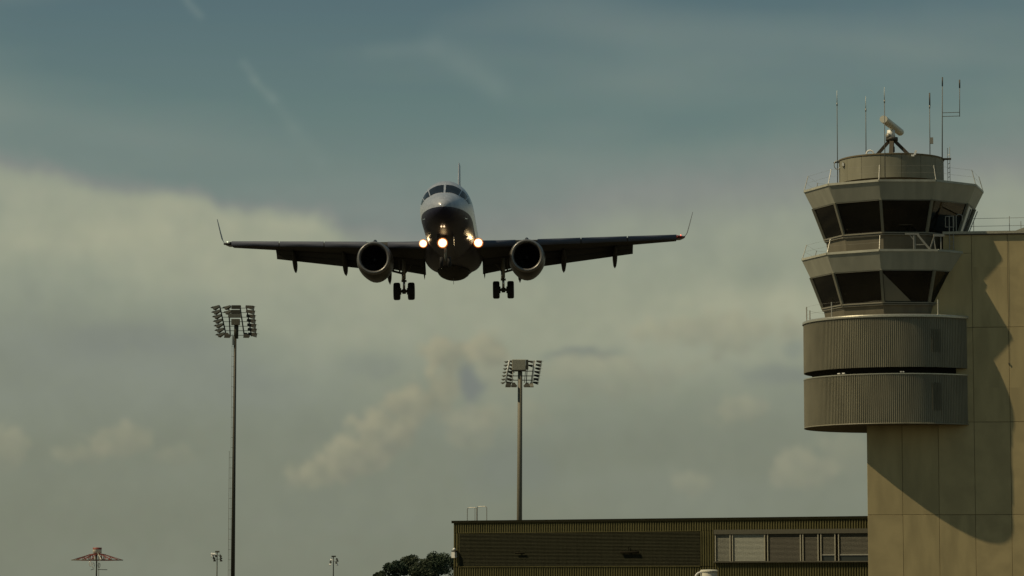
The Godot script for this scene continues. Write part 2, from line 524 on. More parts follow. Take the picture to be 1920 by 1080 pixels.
func build_cab(t: Node3D, base: float, rb: float, sill: float, rs: float, top: float, rt: float, cap: float, rc: float, blind: bool):
	var st: SurfaceTool
	for k in 10:
		st = S(); ring_face(st, k, rb, base, rs - .09, sill - .12, .12)
		part(st, "spandrel_panel", "spandrel", t)
		# stepped sill: two rails
		st = S()
		bar(st, vtx(k, rs - .03, sill - .10), vtx(k + 1, rs - .03, sill - .10), .10, .07)
		bar(st, vtx(k, rs, sill + .02), vtx(k + 1, rs, sill + .02), .16, .09)
		part(st, "sill", "sill", t)
		st = S(); ring_face(st, k, rs - .05, sill + .07, rt - .07, top - .02, .02)
		part(st, "window_pane", "cab_glass", t)
		st = S()
		var dr := vtx(k, rt - .02, top) - vtx(k, rs - .02, sill)
		bar(st, vtx(k, rs - .02, sill + .05), vtx(k, rs - .02, sill) + dr, .17, .17)
		part(st, "mullion", "mullion", t)
		st = S()
		ring_face(st, k, rt, top, rc, cap - .14, .12)
		part(st, "fascia_panel", "fascia", t)
		st = S()
		bar(st, vtx(k, rt - .08, top - .03), vtx(k + 1, rt - .08, top - .03), .1, .06)
		part(st, "window_head", "mullion", t)
		st = S()
		bar(st, vtx(k, rc - .07, cap - .07), vtx(k + 1, rc - .07, cap - .07), .2, .15)
		part(st, "edge_cap", "fascia", t)
	st = S()
	decagon_disc(st, rc - .05, cap - .10, .1)
	part(st, "terrace_deck", "soffit", t)
	st = S()
	decagon_disc(st, rt - .14, top + .12, .1)
	part(st, "ceiling", "interior", t)
	st = S()
	decagon_disc(st, rb - .05, base + .12, .1)
	part(st, "floor", "interior", t)
	# room inside: stair core, ring of desks, screens
	st = S()
	lathe(st, [Vector2(1.5, base + .1), Vector2(1.5, top + .1)], 10, Vector3(.4, 0, -1.4))
	part(st, "stair_core", "interior", t)
	st = S()
	for k in 10:
		ring_face(st, k, rs - .75, sill - .35, rs - .35, sill - .3, .05)
		ring_face(st, k, rs - 1.0, base + .12, rs - .9, sill - .3, .05)
	part(st, "desk", "console", t)

func post_ring(t: Node3D, r: float, y: float, h: float, lean: float, ks: Array, m: String):
	for k in ks:
		var st := S()
		tube(st, vtx(k, r, y), vtx(k, r - lean, y + h), .03, .026, 6)
		part(st, "railing_post", m, t)
	for hh in [.5, .97]:
		for i in ks.size() - 1:
			if ks[i + 1] != ks[i] + 1: continue
			var st := S()
			tube(st, vtx(ks[i], r - lean * hh, y + h * hh), vtx(ks[i + 1], r - lean * hh, y + h * hh), .005, .005, 4)
			part(st, "railing_wire", "galvanised", t)

func build_control_tower():
	var t := thing("control_tower", "airport control tower with two dark glazed decagonal cabs above a ribbed round drum", "tower", TOWER_AT, TOWER_TURN)
	var st: SurfaceTool
	# ribbed drum in two storeys
	var R := 6.15
	var count := 290
	for lev in [[11.9, 15.10], [15.56, 18.82]]:
		st = S()
		for i in count:
			var w := TAU / count
			var a := w * i
			var an := [a, a + w * .2, a + w * .5, a + w * .7, a + w]
			var rr := [R - .055, R, R, R - .055, R - .055]
			for k in 4:
				var p0 := Vector3(rr[k] * cos(an[k]), lev[0], rr[k] * sin(an[k]))
				var p1 := Vector3(rr[k + 1] * cos(an[k + 1]), lev[0], rr[k + 1] * sin(an[k + 1]))
				var up := Vector3(0, lev[1] - lev[0], 0)
				quad(st, p0, p0 + up, p1 + up, p1)
		part(st, "drum_cladding", "cladding", t)
	st = S(true)
	lathe(st, [Vector2(R - .06, 11.86), Vector2(R + .015, 11.86), Vector2(R + .015, 11.93), Vector2(R - .05, 11.93)], 96)
	part(st, "drum_base_trim", "cladding", t)
	st = S()
	lathe(st, [Vector2(0, 11.87), Vector2(R - .03, 11.87)], 96)
	part(st, "drum_soffit", "soffit", t)
	st = S()
	lathe(st, [Vector2(R - .55, 15.1), Vector2(R - .55, 15.62)], 64)
	lathe(st, [Vector2(R - .6, 15.57), Vector2(R - .03, 15.57)], 96)
	part(st, "drum_gap", "recess", t)
	st = S()
	lathe(st, [Vector2(R - .6, 15.19), Vector2(R + .02, 15.16), Vector2(R + .02, 15.09), Vector2(R - .06, 15.08)], 128)
	part(st, "drum_ledge", "rim", t)
	st = S()
	lathe(st, [Vector2(R - .5, 18.98), Vector2(R - .04, 19.02), Vector2(R + .05, 18.99), Vector2(R + .07, 18.93), Vector2(R + .07, 18.83), Vector2(R - .06, 18.80)], 128)
	part(st, "drum_rim", "rim", t)
	st = S()
	lathe(st, [Vector2(0, 18.95), Vector2(R - .3, 18.97)], 64)
	part(st, "drum_terrace", "soffit", t)
	# vertical vent slots in the cladding
	for lev in [[16.55, 18.05], [12.75, 14.55]]:
		for i in 5:
			var an := deg_to_rad(67.5 - i * 1.35)
			st = S()
			var b := Basis(Vector3.UP, PI * .5 - an)
			box(st, Vector3((R + .012) * cos(an), (lev[0] + lev[1]) * .5, (R + .012) * sin(an)), Vector3(.045, lev[1] - lev[0], .05), b)
			part(st, "vent_slat", "vent", t)
	# added white boxes in the gap, painted bright for sunlit bits
	for deg in [127.4, 123.9, 87.0, 85.5]:
		st = S()
		var an := deg_to_rad(deg)
		box(st, Vector3((R - .06) * cos(an), 15.24, (R - .06) * sin(an)), Vector3(.2 if deg > 100 else .1, .07, .1), Basis(Vector3.UP, PI * .5 - an))
		part(st, "sunlit_bit", "white_paint", t)
	# the two cabs
	build_cab(t, 18.97, 4.66, 19.86, 4.90, 21.98, 5.70, 23.27, 6.25, true)
	build_cab(t, 23.20, 4.42, 24.50, 4.70, 26.64, 5.50, 27.88, 6.06, false)
	# added grey triangle over one lower pane, for a paler patch there
	st = S()
	var pa := vtx(-1, 4.92, 19.98).lerp(vtx(0, 4.92, 19.98), .96)
	var pb := vtx(-1, 4.92, 19.98).lerp(vtx(0, 4.92, 19.98), .40)
	var pc := vtx(-1, 5.62, 21.75).lerp(vtx(0, 5.62, 21.75), .965)
	tri(st, pa, pb, pc)
	tri(st, pa + Vector3(0, 0, -.02), pc + Vector3(0, 0, -.02), pb + Vector3(0, 0, -.02))
	part(st, "pane_triangle", "sill", t)
	# things standing behind the upper glass
	for q in [[.45, 0, .07, 1.25], [.56, 0, .10, 1.2]]:
		st = S()
		var pp := vtx(0, 4.1, 24.2).lerp(vtx(1, 4.1, 24.2), q[0])
		bar(st, pp, pp + Vector3(-.18, q[3], .18), q[2], q[2])
		part(st, "window_strut", "mullion", t)
	for q in [[.66, .14], [.52, .12]]:
		st = S()
		var pp := vtx(-1, 4.55, 24.6).lerp(vtx(0, 4.55, 24.6), q[0])
		box(st, pp + Vector3(0, .24, .02), Vector3(q[1], .42, .08))
		part(st, "desk_screen", "blind", t)
	st = S()
	var pq := vtx(0, 4.4, 24.72)
	var pr := vtx(1, 4.4, 24.72)
	bar(st, pq.lerp(pr, .18), pq.lerp(pr, .55), .12, .03)
	part(st, "desk_ledge", "white_paint", t)
	# railings on the terraces
	post_ring(t, 6.05, 27.86, 1.0, .27, [-3, -2, -1, 0, 1, 2, 3, 4, 5], "steel")
	post_ring(t, 6.22, 23.25, .95, .30, [0, 1, 2, 3, 4], "steel")
	for a in [170.0, 134.0, 62.5, 196.0, 220.0]:
		st = S()
		var an := deg_to_rad(a)
		tube(st, Vector3(5.98 * cos(an), 18.95, 5.98 * sin(an)), Vector3(5.98 * cos(an), 20.0, 5.98 * sin(an)), .04, .04, 6)
		part(st, "railing_post", "steel", t)
	for y in [19.45, 19.95]:
		st = S()
		for i in 24:
			var a0 := deg_to_rad(125.0 + i * 5.0)
			var a1 := deg_to_rad(130.0 + i * 5.0)
			tube(st, Vector3(5.98 * cos(a0), y, 5.98 * sin(a0)), Vector3(5.98 * cos(a1), y, 5.98 * sin(a1)), .005, .005, 4, false)
		part(st, "railing_wire", "galvanised", t)
	# radar room on top
	var off := Vector3(-.15, 0, 0)
	for k in 16:
		st = S(true)
		var a0 := TAU * (k + .5) / 16
		lathe(st, [Vector2(3.51, 28.34), Vector2(3.51, 29.93)], 5, off, false, a0 + .003, a0 + TAU / 16 - .003)
		part(st, "radar_room_panel", "radar_room", t)
	st = S()
	lathe(st, [Vector2(3.47, 28.36), Vector2(3.47, 29.9)], 48, off)
	lathe(st, [Vector2(3.3, 27.8), Vector2(3.3, 28.4), Vector2(3.48, 28.38)], 48, off)
	part(st, "radar_room_core", "soffit", t)
	st = S()
	lathe(st, [Vector2(0, 29.99), Vector2(3.5, 29.97), Vector2(3.56, 29.95), Vector2(3.56, 29.87), Vector2(3.5, 29.87)], 64, off)
	part(st, "radar_room_roof", "soffit", t)
	for i in 44:
		st = S()
		var an := TAU * i / 44
		box(st, off + Vector3(3.42 * cos(an), 28.14, 3.42 * sin(an)), Vector3(.13, .1, .2), Basis(Vector3.UP, PI * .5 - an))
		part(st, "anchor_bolt", "steel", t)
	# added white slanting bar at the right end of the upper cab
	st = S()
	bar(st, vtx(-3, 4.9, 24.7), vtx(-3, 5.65, 26.5), .10, .06)
	part(st, "white_bar", "white_paint", t)

# ------------------------------------------------------------------ things standing on the tower
func build_roof_equipment():
	var st: SurfaceTool
	var ants := [
		[-3.74, 28.4, 34.7, 0.6, "white tipped whip antenna at the left edge of the radar room", false],
		[-1.82, 29.95, 34.3, 0.4, "whip antenna between the left roof edge and the radar tripod", false],
		[-0.55, 27.95, 34.05, 5.5, "whip antenna standing in front of the radar room and radar tripod", false],
		[2.45, 29.95, 34.45, 0.3, "black tipped antenna with a small grey box on its pole", true]]
	for a in ants:
		var t := thing("whip_antenna", a[4], "antenna", TOWER_AT, TOWER_TURN, "antennas on the tower roof")
		st = S(true)
		tube(st, Vector3(a[0], a[1], a[3]), Vector3(a[0] + .02, a[2] - .9, a[3]), .035, .028, 6)
		part(st, "pole", "pole_grey", t)
		st = S(true)
		if a[5]: tube(st, Vector3(a[0] + .03, a[2] - .9, a[3]), Vector3(a[0] + .03, a[2], a[3]), .055, .055, 6)
		else: tube(st, Vector3(a[0] + .02, a[2] - .9, a[3]), Vector3(a[0] + .02, a[2], a[3]), .032, .012, 6)
		part(st, "tip", "dark_steel" if a[5] else "cream_paint", t)
		st = S(true)
		tube(st, Vector3(a[0] + .02, a[2] - 1.05, a[3]), Vector3(a[0] + .02, a[2] - .85, a[3]), .05, .05, 6)
		part(st, "collar", "galvanised", t)
		if a[5]:
			st = S()
			box(st, Vector3(a[0] + .12, 31.2, a[3]), Vector3(.22, .42, .18))
			part(st, "junction_box", "galvanised", t)
	var t5 := thing("twin_antenna", "tallest antenna, a pole with a side arm carrying a second upright rod", "antenna", TOWER_AT, TOWER_TURN, "antennas on the tower roof")
	st = S(true)
	tube(st, Vector3(3.26, 29.8, .3), Vector3(3.34, 34.9, .3), .045, .03, 6)
	part(st, "pole", "pole_grey", t5)
	st = S(true)
	tube(st, Vector3(3.34, 34.9, .3), Vector3(3.35, 35.5, .3), .05, .05, 6)
	part(st, "tip", "dark_steel", t5)
	for y in [32.83, 33.08]:
		st = S()
		tube(st, Vector3(3.3, y, .3), Vector3(4.47, y + .01, .3), .022, .022, 5)
		part(st, "side_arm", "pole_grey", t5)
	st = S(true)
	tube(st, Vector3(4.46, 32.8, .3), Vector3(4.49, 34.75, .3), .025, .025, 5)
	part(st, "side_rod", "pole_grey", t5)
	st = S(true)
	tube(st, Vector3(4.49, 34.75, .3), Vector3(4.49, 35.3, .3), .055, .055, 6)
	part(st, "side_tip", "dark_steel", t5)
	# surface movement radar
	var t := thing("surface_radar", "pale radar bar antenna on a brown tripod on top of the tower", "radar", TOWER_AT + Vector3(0, 0, 0), TOWER_TURN)
	var hub := Vector3(-.08, 31.35, .2)
	for q in [Vector3(-1.38, 29.97, .3), Vector3(1.32, 29.97, .3), Vector3(-.16, 29.97, 1.6)]:
		st = S()
		bar(st, q, hub + (q - hub) * .10 + Vector3(0, .08, 0), .27, .22)
		part(st, "tripod_leg", "leg_brown", t)
	st = S(true)
	tube(st, hub + Vector3(0, -.1, 0), hub + Vector3(0, .12, 0), .42, .42, 14)
	part(st, "turntable", "dark_steel", t)
	st = S(true)
	tube(st, hub + Vector3(-.05, .1, 0), hub + Vector3(-.05, .62, 0), .3, .26, 14)
	part(st, "gearbox", "white_paint", t)
	st = S(true)
	tube(st, hub + Vector3(-.3, .22, .3), hub + Vector3(-.12, .22, .1), .17, .17, 12)
	part(st, "motor", "galvanised", t)
	st = S(true)
	tube(st, hub + Vector3(.12, -1.3, .4), hub + Vector3(.12, -.1, .2), .03, .03, 6)
	tube(st, hub + Vector3(.12, -.9, .36), hub + Vector3(.12, -.55, .3), .08, .08, 6)
	part(st, "cable", "dark_steel", t)
	var dirn := Vector3(-.55, 0, 3.0)
	var cpos := hub + Vector3(.02, .93, 0)
	var bb := frame_of(dirn)
	st = S(true)
	var pr := []
	for i in 10:
		var an := TAU * i / 10
		pr.append(bb.x * .27 * cos(an) + bb.y * .25 * sin(an))
	for i in 10:
		var j := (i + 1) % 10
		quad(st, cpos - dirn + pr[i], cpos - dirn + pr[j], cpos + dirn + pr[j], cpos + dirn + pr[i])
	part(st, "antenna_bar", "cream_paint", t)
	st = S()
	for i in 10:
		var j := (i + 1) % 10
		tri(st, cpos + dirn, cpos + dirn + pr[i], cpos + dirn + pr[j]); tri(st, cpos - dirn, cpos - dirn + pr[j], cpos - dirn + pr[i])
	part(st, "end_cap", "cream_paint", t)
	# small fittings
	t = thing("roof_camera", "small white camera on a bracket at the radar room's left rim", "camera", TOWER_AT, TOWER_TURN)
	st = S()
	box(st, Vector3(-3.35, 29.5, 1.6), Vector3(.14, .22, .3)); part(st, "housing", "white_paint", t)
	st = S()
	bar(st, Vector3(-3.35, 29.62, 1.6), Vector3(-3.0, 29.7, 1.4), .06); bar(st, Vector3(-3.08, 29.7, 1.75), Vector3(-3.08, 29.0, 1.8), .06)
	part(st, "bracket", "dark_steel", t)
	t = thing("roof_camera", "small white camera hanging on the front rim, right of the tripod", "camera", TOWER_AT, TOWER_TURN)
	st = S()
	box(st, Vector3(1.45, 29.95, 3.45), Vector3(.13, .32, .22), Basis(Vector3(0, 0, 1), -.35)); part(st, "housing", "white_paint", t)
	st = S()
	box(st, Vector3(1.28, 29.76, 3.5), Vector3(.2, .12, .16)); part(st, "lens_hood", "white_paint", t)
	t = thing("pole_clamp", "round cable hanger and clamp on the leftmost antenna pole", "clamp", TOWER_AT, TOWER_TURN)
	st = S()
	var rp := []
	for i in 13: rp.append(Vector3(-3.74 + .22 * cos(TAU * i / 12), 29.6 + .3 * sin(TAU * i / 12), .75))
	path_tube(st, rp, .03)
	part(st, "cable_loop", "galvanised", t)
	st = S()
	bar(st, Vector3(-4.0, 29.75, .7), Vector3(-3.4, 29.85, .7), .07)
	part(st, "clamp_arm", "dark_steel", t)
	t = thing("roof_pipe", "white arched pipe on the radar room roof left of the tripod", "pipe", TOWER_AT, TOWER_TURN)
	st = S(true)
	rp = [Vector3(-1.78, 29.9, 1.8)]
	for i in 9: rp.append(Vector3(-1.54 + .24 * cos(PI - PI * i / 8.0), 30.16 + .24 * sin(PI * i / 8.0), 1.8))
	rp.append(Vector3(-1.30, 29.9, 1.8))
	path_tube(st, rp, .055, 8)
	part(st, "pipe", "white_paint", t)
	# roof ladder at the right side of the radar room
	t = thing("roof_ladder", "pale steel ladder on the right side of the radar room", "ladder", TOWER_AT, TOWER_TURN)
	for z in [.2, .6]:
		st = S()
		tube(st, Vector3(3.62 + (z - .2) * .35, 27.9, z), Vector3(3.62 + (z - .2) * .35, 30.7, z), .02, .02, 5)
		part(st, "stile", "steel", t)
	for i in 8:
		st = S()
		tube(st, Vector3(3.62, 28.1 + i * .3, .2), Vector3(3.76, 28.1 + i * .3, .6), .02, .02, 5)
		part(st, "rung", "white_paint", t)
	st = S()
	box(st, Vector3(3.5, 29.92, .4), Vector3(.7, .06, .6))
	part(st, "landing", "dark_steel", t)
	# steel trestles on the lower terrace
	var names := ["steel support frame with a sloping strut standing on the lower terrace", "steel trestle with splayed legs on the lower terrace beside the roof coping"]
	for i in 2:
		t = thing("support_frame", names[i], "frame", TOWER_AT, TOWER_TURN, "steel frames on the lower terrace")
		st = S()
		if i == 0: bar(st, Vector3(.72, 24.3, 5.6), Vector3(1.6, 24.28, 5.5), .12, .1)
		else: bar(st, Vector3(2.55, 24.25, 5.0), Vector3(3.25, 24.25, 4.85), .14, .16)
		part(st, "top_beam", "galvanised", t)
		var legs: Array = [[Vector3(1.25, 24.25, 5.55), Vector3(1.25, 23.2, 5.55)], [Vector3(1.34, 24.25, 5.5), Vector3(1.34, 23.2, 5.5)]] if i == 0 else [[Vector3(2.6, 24.2, 5.0), Vector3(2.25, 23.2, 5.1)], [Vector3(2.55, 24.15, 5.0), Vector3(2.68, 23.2, 5.0)], [Vector3(3.02, 24.2, 4.9), Vector3(3.02, 23.2, 4.9)]]
		for l in legs:
			st = S(); bar(st, l[0], l[1], .07); part(st, "leg", "galvanised", t)
		if i == 0:
			st = S(); bar(st, Vector3(1.5, 24.25, 5.5), Vector3(2.35, 23.2, 5.45), .16, .12); part(st, "sloping_strut", "galvanised", t)
			st = S(); bar(st, Vector3(1.34, 23.6, 5.5), Vector3(1.95, 23.6, 5.48), .06); part(st, "cross_bar", "galvanised", t)
			st = S(); bar(st, Vector3(1.0, 24.25, 5.58), Vector3(1.22, 23.95, 5.55), .06); part(st, "knee_brace", "galvanised", t)

# ------------------------------------------------------------------ low office building
const OFF_AT := Vector3(-4.54, 0, -232)
const OFF_TURN := -0.51498

func build_office_building():
	var t := thing("office_building", "low dark olive metal-clad building with roller shutters beside the tower", "building", OFF_AT, OFF_TURN)
	var st := S()
	box(st, Vector3(18.9, 3.1, -6.1), Vector3(37.78, 6.2, 12.0))
	part(st, "wall_core", "olive_dark", t)
	st = S()
	box(st, Vector3(18.9, 6.29, -6.1), Vector3(38.0, .16, 12.2))
	part(st, "roof", "olive_dark", t)
	st = S()
	box(st, Vector3(18.9, 6.27, .04), Vector3(38.04, .2, .1))
	part(st, "roof_fascia", "olive_dark", t)
	var secs := [[0.0, 37.8, 5.42, 6.18], [0.0, .5, 2.82, 5.4], [21.2, 22.38, 2.82, 5.4], [0.0, 37.8, 0.0, 2.78]]
	for s in secs:
		st = S()
		corrugated(st, s[0], s[1], s[2], s[3], -.06, .205, .07)
		part(st, "ribbed_cladding", "olive", t)
	st = S()
	corrugated(st, 22.38, 37.8, 2.78, 3.06, -.06, .205, .07)
	part(st, "ribbed_cladding", "olive", t)
	# louvre band: many thin slats
	st = S()
	for i in 24:
		var y := 2.86 + i * .1055
		var wob := rng.randf_range(-.006, .006)
		quad(st, Vector3(.52, y, .02 + wob), Vector3(.52, y + .085, -.05), Vector3(21.18, y + .085, -.05), Vector3(21.18, y, .02 + wob))
		quad(st, Vector3(.52, y, .02 + wob), Vector3(21.18, y, .02 + wob), Vector3(21.18, y - .02, -.06), Vector3(.52, y - .02, -.06))
	stuff(part(st, "louvre_slats", "slat_dark", t))
	st = S()
	box(st, Vector3(10.85, 2.81, .03), Vector3(20.7, .05, .07))
	box(st, Vector3(10.85, 5.41, .0), Vector3(20.7, .04, .05))
	part(st, "band_trim", "olive", t)
	# shutter strip
	st = S()
	box(st, Vector3(30.1, 5.31, .08), Vector3(15.4, .33, .22))
	part(st, "shutter_box", "shutter_box", t)
	st = S()
	box(st, Vector3(30.1, 3.12, .10), Vector3(15.42, .09, .26))
	part(st, "window_sill", "shutter_box", t)
	var cols := [[22.47, 23.73, 0, 3.17], [23.86, 26.52, 1, 3.17], [26.69, 29.36, 2, 3.17], [29.49, 30.75, 2, 3.17], [30.91, 32.08, 3, 3.62], [32.29, 35.3, 3, 3.62], [35.5, 37.7, 3, 3.17]]
	var tone := [1, 0, 2, 2, 3, 3, 2]
	var idx := 0
	for c in cols:
		var sh := S()
		var n := int((5.14 - c[3]) / .088)
		for i in n:
			var y: float = c[3] + (5.14 - c[3]) * i / n
			var hh: float = (5.14 - c[3]) / n
			var z := .035
			quad(sh, Vector3(c[0] + .07, y, z), Vector3(c[0] + .07, y + hh * .55, z + .02), Vector3(c[1] - .07, y + hh * .55, z + .02), Vector3(c[1] - .07, y, z))
			quad(sh, Vector3(c[0] + .07, y + hh * .55, z + .02), Vector3(c[0] + .07, y + hh * .86, z), Vector3(c[1] - .07, y + hh * .86, z), Vector3(c[1] - .07, y + hh * .55, z + .02))
			quad(sh, Vector3(c[0] + .07, y + hh * .86, z - .012), Vector3(c[0] + .07, y + hh, z - .012), Vector3(c[1] - .07, y + hh, z - .012), Vector3(c[1] - .07, y + hh * .86, z - .012))
		part(sh, "roller_shutter", "shutter_%d" % tone[idx], t)
		if c[3] > 3.4:
			st = S(); box(st, Vector3((c[0] + c[1]) * .5, c[3] - .02, .06), Vector3(c[1] - c[0] - .14, .06, .05)); part(st, "shutter_bar", "steel", t)
			st = S(); box(st, Vector3((c[0] + c[1]) * .5, (c[3] + 3.16) * .5, .0), Vector3(c[1] - c[0] - .12, c[3] - 3.16, .02)); part(st, "window_pane", "office_glass", t)
		for x in [c[0] + .035, c[1] - .035]:
			st = S(); box(st, Vector3(x, 4.15, .08), Vector3(.07, 2.0, .12)); part(st, "guide_rail", "coping", t)
		idx += 1
	st = S()
	box(st, Vector3(30.05, 4.15, -.02), Vector3(15.2, 2.02, .02))
	part(st, "window_recess", "recess", t)
	# white lamp box at the left corner
	var l := thing("wall_lamp", "small white lamp box on the left corner of the dark building", "lamp", OFF_AT, OFF_TURN)
	st = S(); box(st, Vector3(.24, 3.72, .28), Vector3(.3, .44, .34)); part(st, "housing", "white_paint", l)
	st = S(true); tube(st, Vector3(.24, 4.1, .28), Vector3(.24, 4.26, .28), .16, .07, 10); part(st, "dome", "white_paint", l)
	st = S(); box(st, Vector3(.24, 4.02, .2), Vector3(.34, .1, .4)); bar(st, Vector3(.24, 3.98, .0), Vector3(.24, 3.98, .2), .08); part(st, "bracket", "dark_steel", l)
	# added dark cylinders with short stems, for dark marks on the louvre band
	var lab := ["wide dark fixture with a short stem near the middle of the louvre band", "smaller dark fixture on the left half of the louvre band"]
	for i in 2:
		l = thing("dark_cylinder", lab[i], "cylinder", OFF_AT, OFF_TURN, "dark cylinders on the louvre band")
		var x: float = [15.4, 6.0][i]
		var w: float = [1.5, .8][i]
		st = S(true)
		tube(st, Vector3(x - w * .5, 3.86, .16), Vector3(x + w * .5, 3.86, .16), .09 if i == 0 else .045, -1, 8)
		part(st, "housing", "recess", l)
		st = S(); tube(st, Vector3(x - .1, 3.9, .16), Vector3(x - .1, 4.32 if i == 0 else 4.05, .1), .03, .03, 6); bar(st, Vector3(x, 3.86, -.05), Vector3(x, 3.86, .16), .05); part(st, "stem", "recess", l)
	# guard rails of the roof hatch
	l = thing("hatch_railing", "grey tubular guard rail around the roof hatch of the dark building", "railing", OFF_AT, OFF_TURN)
	for h in [[.78, 1.62, 7.38], [1.66, 2.52, 7.46]]:
		st = S()
		path_tube(st, [Vector3(h[0], 6.36, -.8), Vector3(h[0], h[2] - .1, -.8), Vector3(h[0] + .08, h[2], -.8), Vector3(h[1] - .1, h[2], -.8), Vector3(h[1], h[2] - .1, -.8), Vector3(h[1], 6.36, -.8)], .028)
		part(st, "hoop", "galvanised", l)
	for x in [1.0, 1.22]:
		st = S(); tube(st, Vector3(x, 6.36, -1.6), Vector3(x, 7.4, -1.6), .02, .02, 5); part(st, "upright", "galvanised", l)
	# tank top with a bent pipe in front of the facade
	l = thing("storage_tank", "pale cylindrical tank with a bent pipe in front of the dark facade", "tank", Vector3(14.05, 0, -214), 0)
	st = S(true)
	lathe(st, [Vector2(.60, 0), Vector2(.60, 2.30), Vector2(.57, 2.38)], 24); part(st, "shell", "cream_paint", l)
	st = S()
	lathe(st, [Vector2(.64, 2.36), Vector2(.64, 2.46), Vector2(.55, 2.52), Vector2(0, 2.54)], 24); part(st, "lid", "cream_paint", l)
	st = S(true)
	rp_pipe(st)
	part(st, "bent_pipe", "white_paint", l)

func rp_pipe(st: SurfaceTool):
	var pts := [Vector3(-.98, 0, .25), Vector3(-.98, 1.95, .25)]
	for i in 8:
		var an := PI - PI * .5 * i / 7.0
		pts.append(Vector3(-.58 + .4 * cos(an), 1.95 + .38 * sin(an), .25))
	pts.append(Vector3(-.3, 2.33, .2))
	path_tube(st, pts, .075, 8)

# ------------------------------------------------------------------ passenger jet
const SEC := [ # z, half width, top, bottom
	[16.48, .02, -.50, -.54], [16.42, .20, -.33, -.71], [16.25, .40, -.14, -.92], [15.9, .64, .07, -1.12], [15.4, .85, .28, -1.28], [14.8, 1.02, .47, -1.40], [14.2, 1.15, .72, -1.48], [13.6, 1.26, 1.03, -1.54],
	[13.0, 1.34, 1.30, -1.59], [12.3, 1.41, 1.50, -1.63], [11.4, 1.46, 1.61, -1.66], [10.0, 1.50, 1.67, -1.675], [6.0, 1.505, 1.675, -1.675], [1.0, 1.505, 1.675, -1.675], [-4.0, 1.505, 1.675, -1.675], [-8.0, 1.50, 1.675, -1.62],
	[-11.0, 1.36, 1.67, -1.15], [-14.0, 1.05, 1.62, -.45], [-17.0, .62, 1.48, .35], [-19.0, .28, 1.3, .85], [-19.7, .1, 1.18, 1.0]]
const WATER := -0.50

func sec_at(z: float) -> Array:
	for i in SEC.size() - 1:
		if z <= SEC[i][0] and z >= SEC[i + 1][0]:
			var t: float = (SEC[i][0] - z) / (SEC[i][0] - SEC[i + 1][0])
			return [lerpf(SEC[i][1], SEC[i + 1][1], t), lerpf(SEC[i][2], SEC[i + 1][2], t), lerpf(SEC[i][3], SEC[i + 1][3], t)]
	return [SEC[-1][1], SEC[-1][2], SEC[-1][3]]

# a: 0 = top, PI/2 = +x side, PI = bottom
func skin(z: float, a: float, out := 0.0) -> Vector3:
	var s := sec_at(z)
	var mid: float = (s[1] + s[2]) * .5
	var h: float = (s[1] - s[2]) * .5
	return Vector3((s[0] + out) * sin(a), mid + (h + out) * cos(a), z)

func wing_at(x: float) -> Array: # leading edge z, y, chord
	var t := (x - 1.5) / (13.8 - 1.5)
	var zl := lerpf(2.95, -3.6, t)
	var y := lerpf(-.88, .22, t)
	var te := -2.95 if x < 4.6 else lerpf(-2.95, -5.15, (x - 4.6) / (13.8 - 4.6))
	return [zl, y, zl - te]

func foil(x: float, from: float, to: float, n: int, side: float) -> Array:
	# closed loop of points of the aerofoil between chord fractions from..to
	var w := wing_at(x)
	var c: float = w[2]
	var th := lerpf(.13, .10, (x - 1.5) / 12.3)
	var inc := .035
	var up := []
	var dn := []
	for i in n + 1:
		var s := from + (to - from) * (1.0 - cos(PI * i / n)) * .5
		var yt := th * c * 5.0 * (.2969 * sqrt(s) - .126 * s - .3516 * s * s + .2843 * s * s * s - .1036 * s * s * s * s)
		var cam := .012 * c * sin(PI * s)
		var drop := -inc * s * c
		up.append(Vector3(side * x, w[1] + yt + cam + drop, w[0] - s * c))
		dn.append(Vector3(side * x, w[1] - yt * .85 + cam + drop, w[0] - s * c))
	dn.reverse()
	return up + dn

func loft(st: SurfaceTool, rings: Array, caps := true):
	for r in rings.size() - 1:
		var a: Array = rings[r]
		var b: Array = rings[r + 1]
		for i in a.size():
			var j := (i + 1) % a.size()
			quad(st, a[i], a[j], b[j], b[i])
	if caps:
		for r in [rings[0], rings[-1]]:
			var c := Vector3.ZERO
			for p in r: c += p
			c /= r.size()
			for i in r.size(): tri(st, c, r[i], r[(i + 1) % r.size()])

func lens(parent: Node, called: String, at: Vector3, r: float, m: String):
	var st := S(true)
	lathe(st, [Vector2(0, r * .45), Vector2(r * .5, r * .38), Vector2(r * .87, r * .2), Vector2(r, 0)], 16, at, true)
	return part(st, called, m, parent)

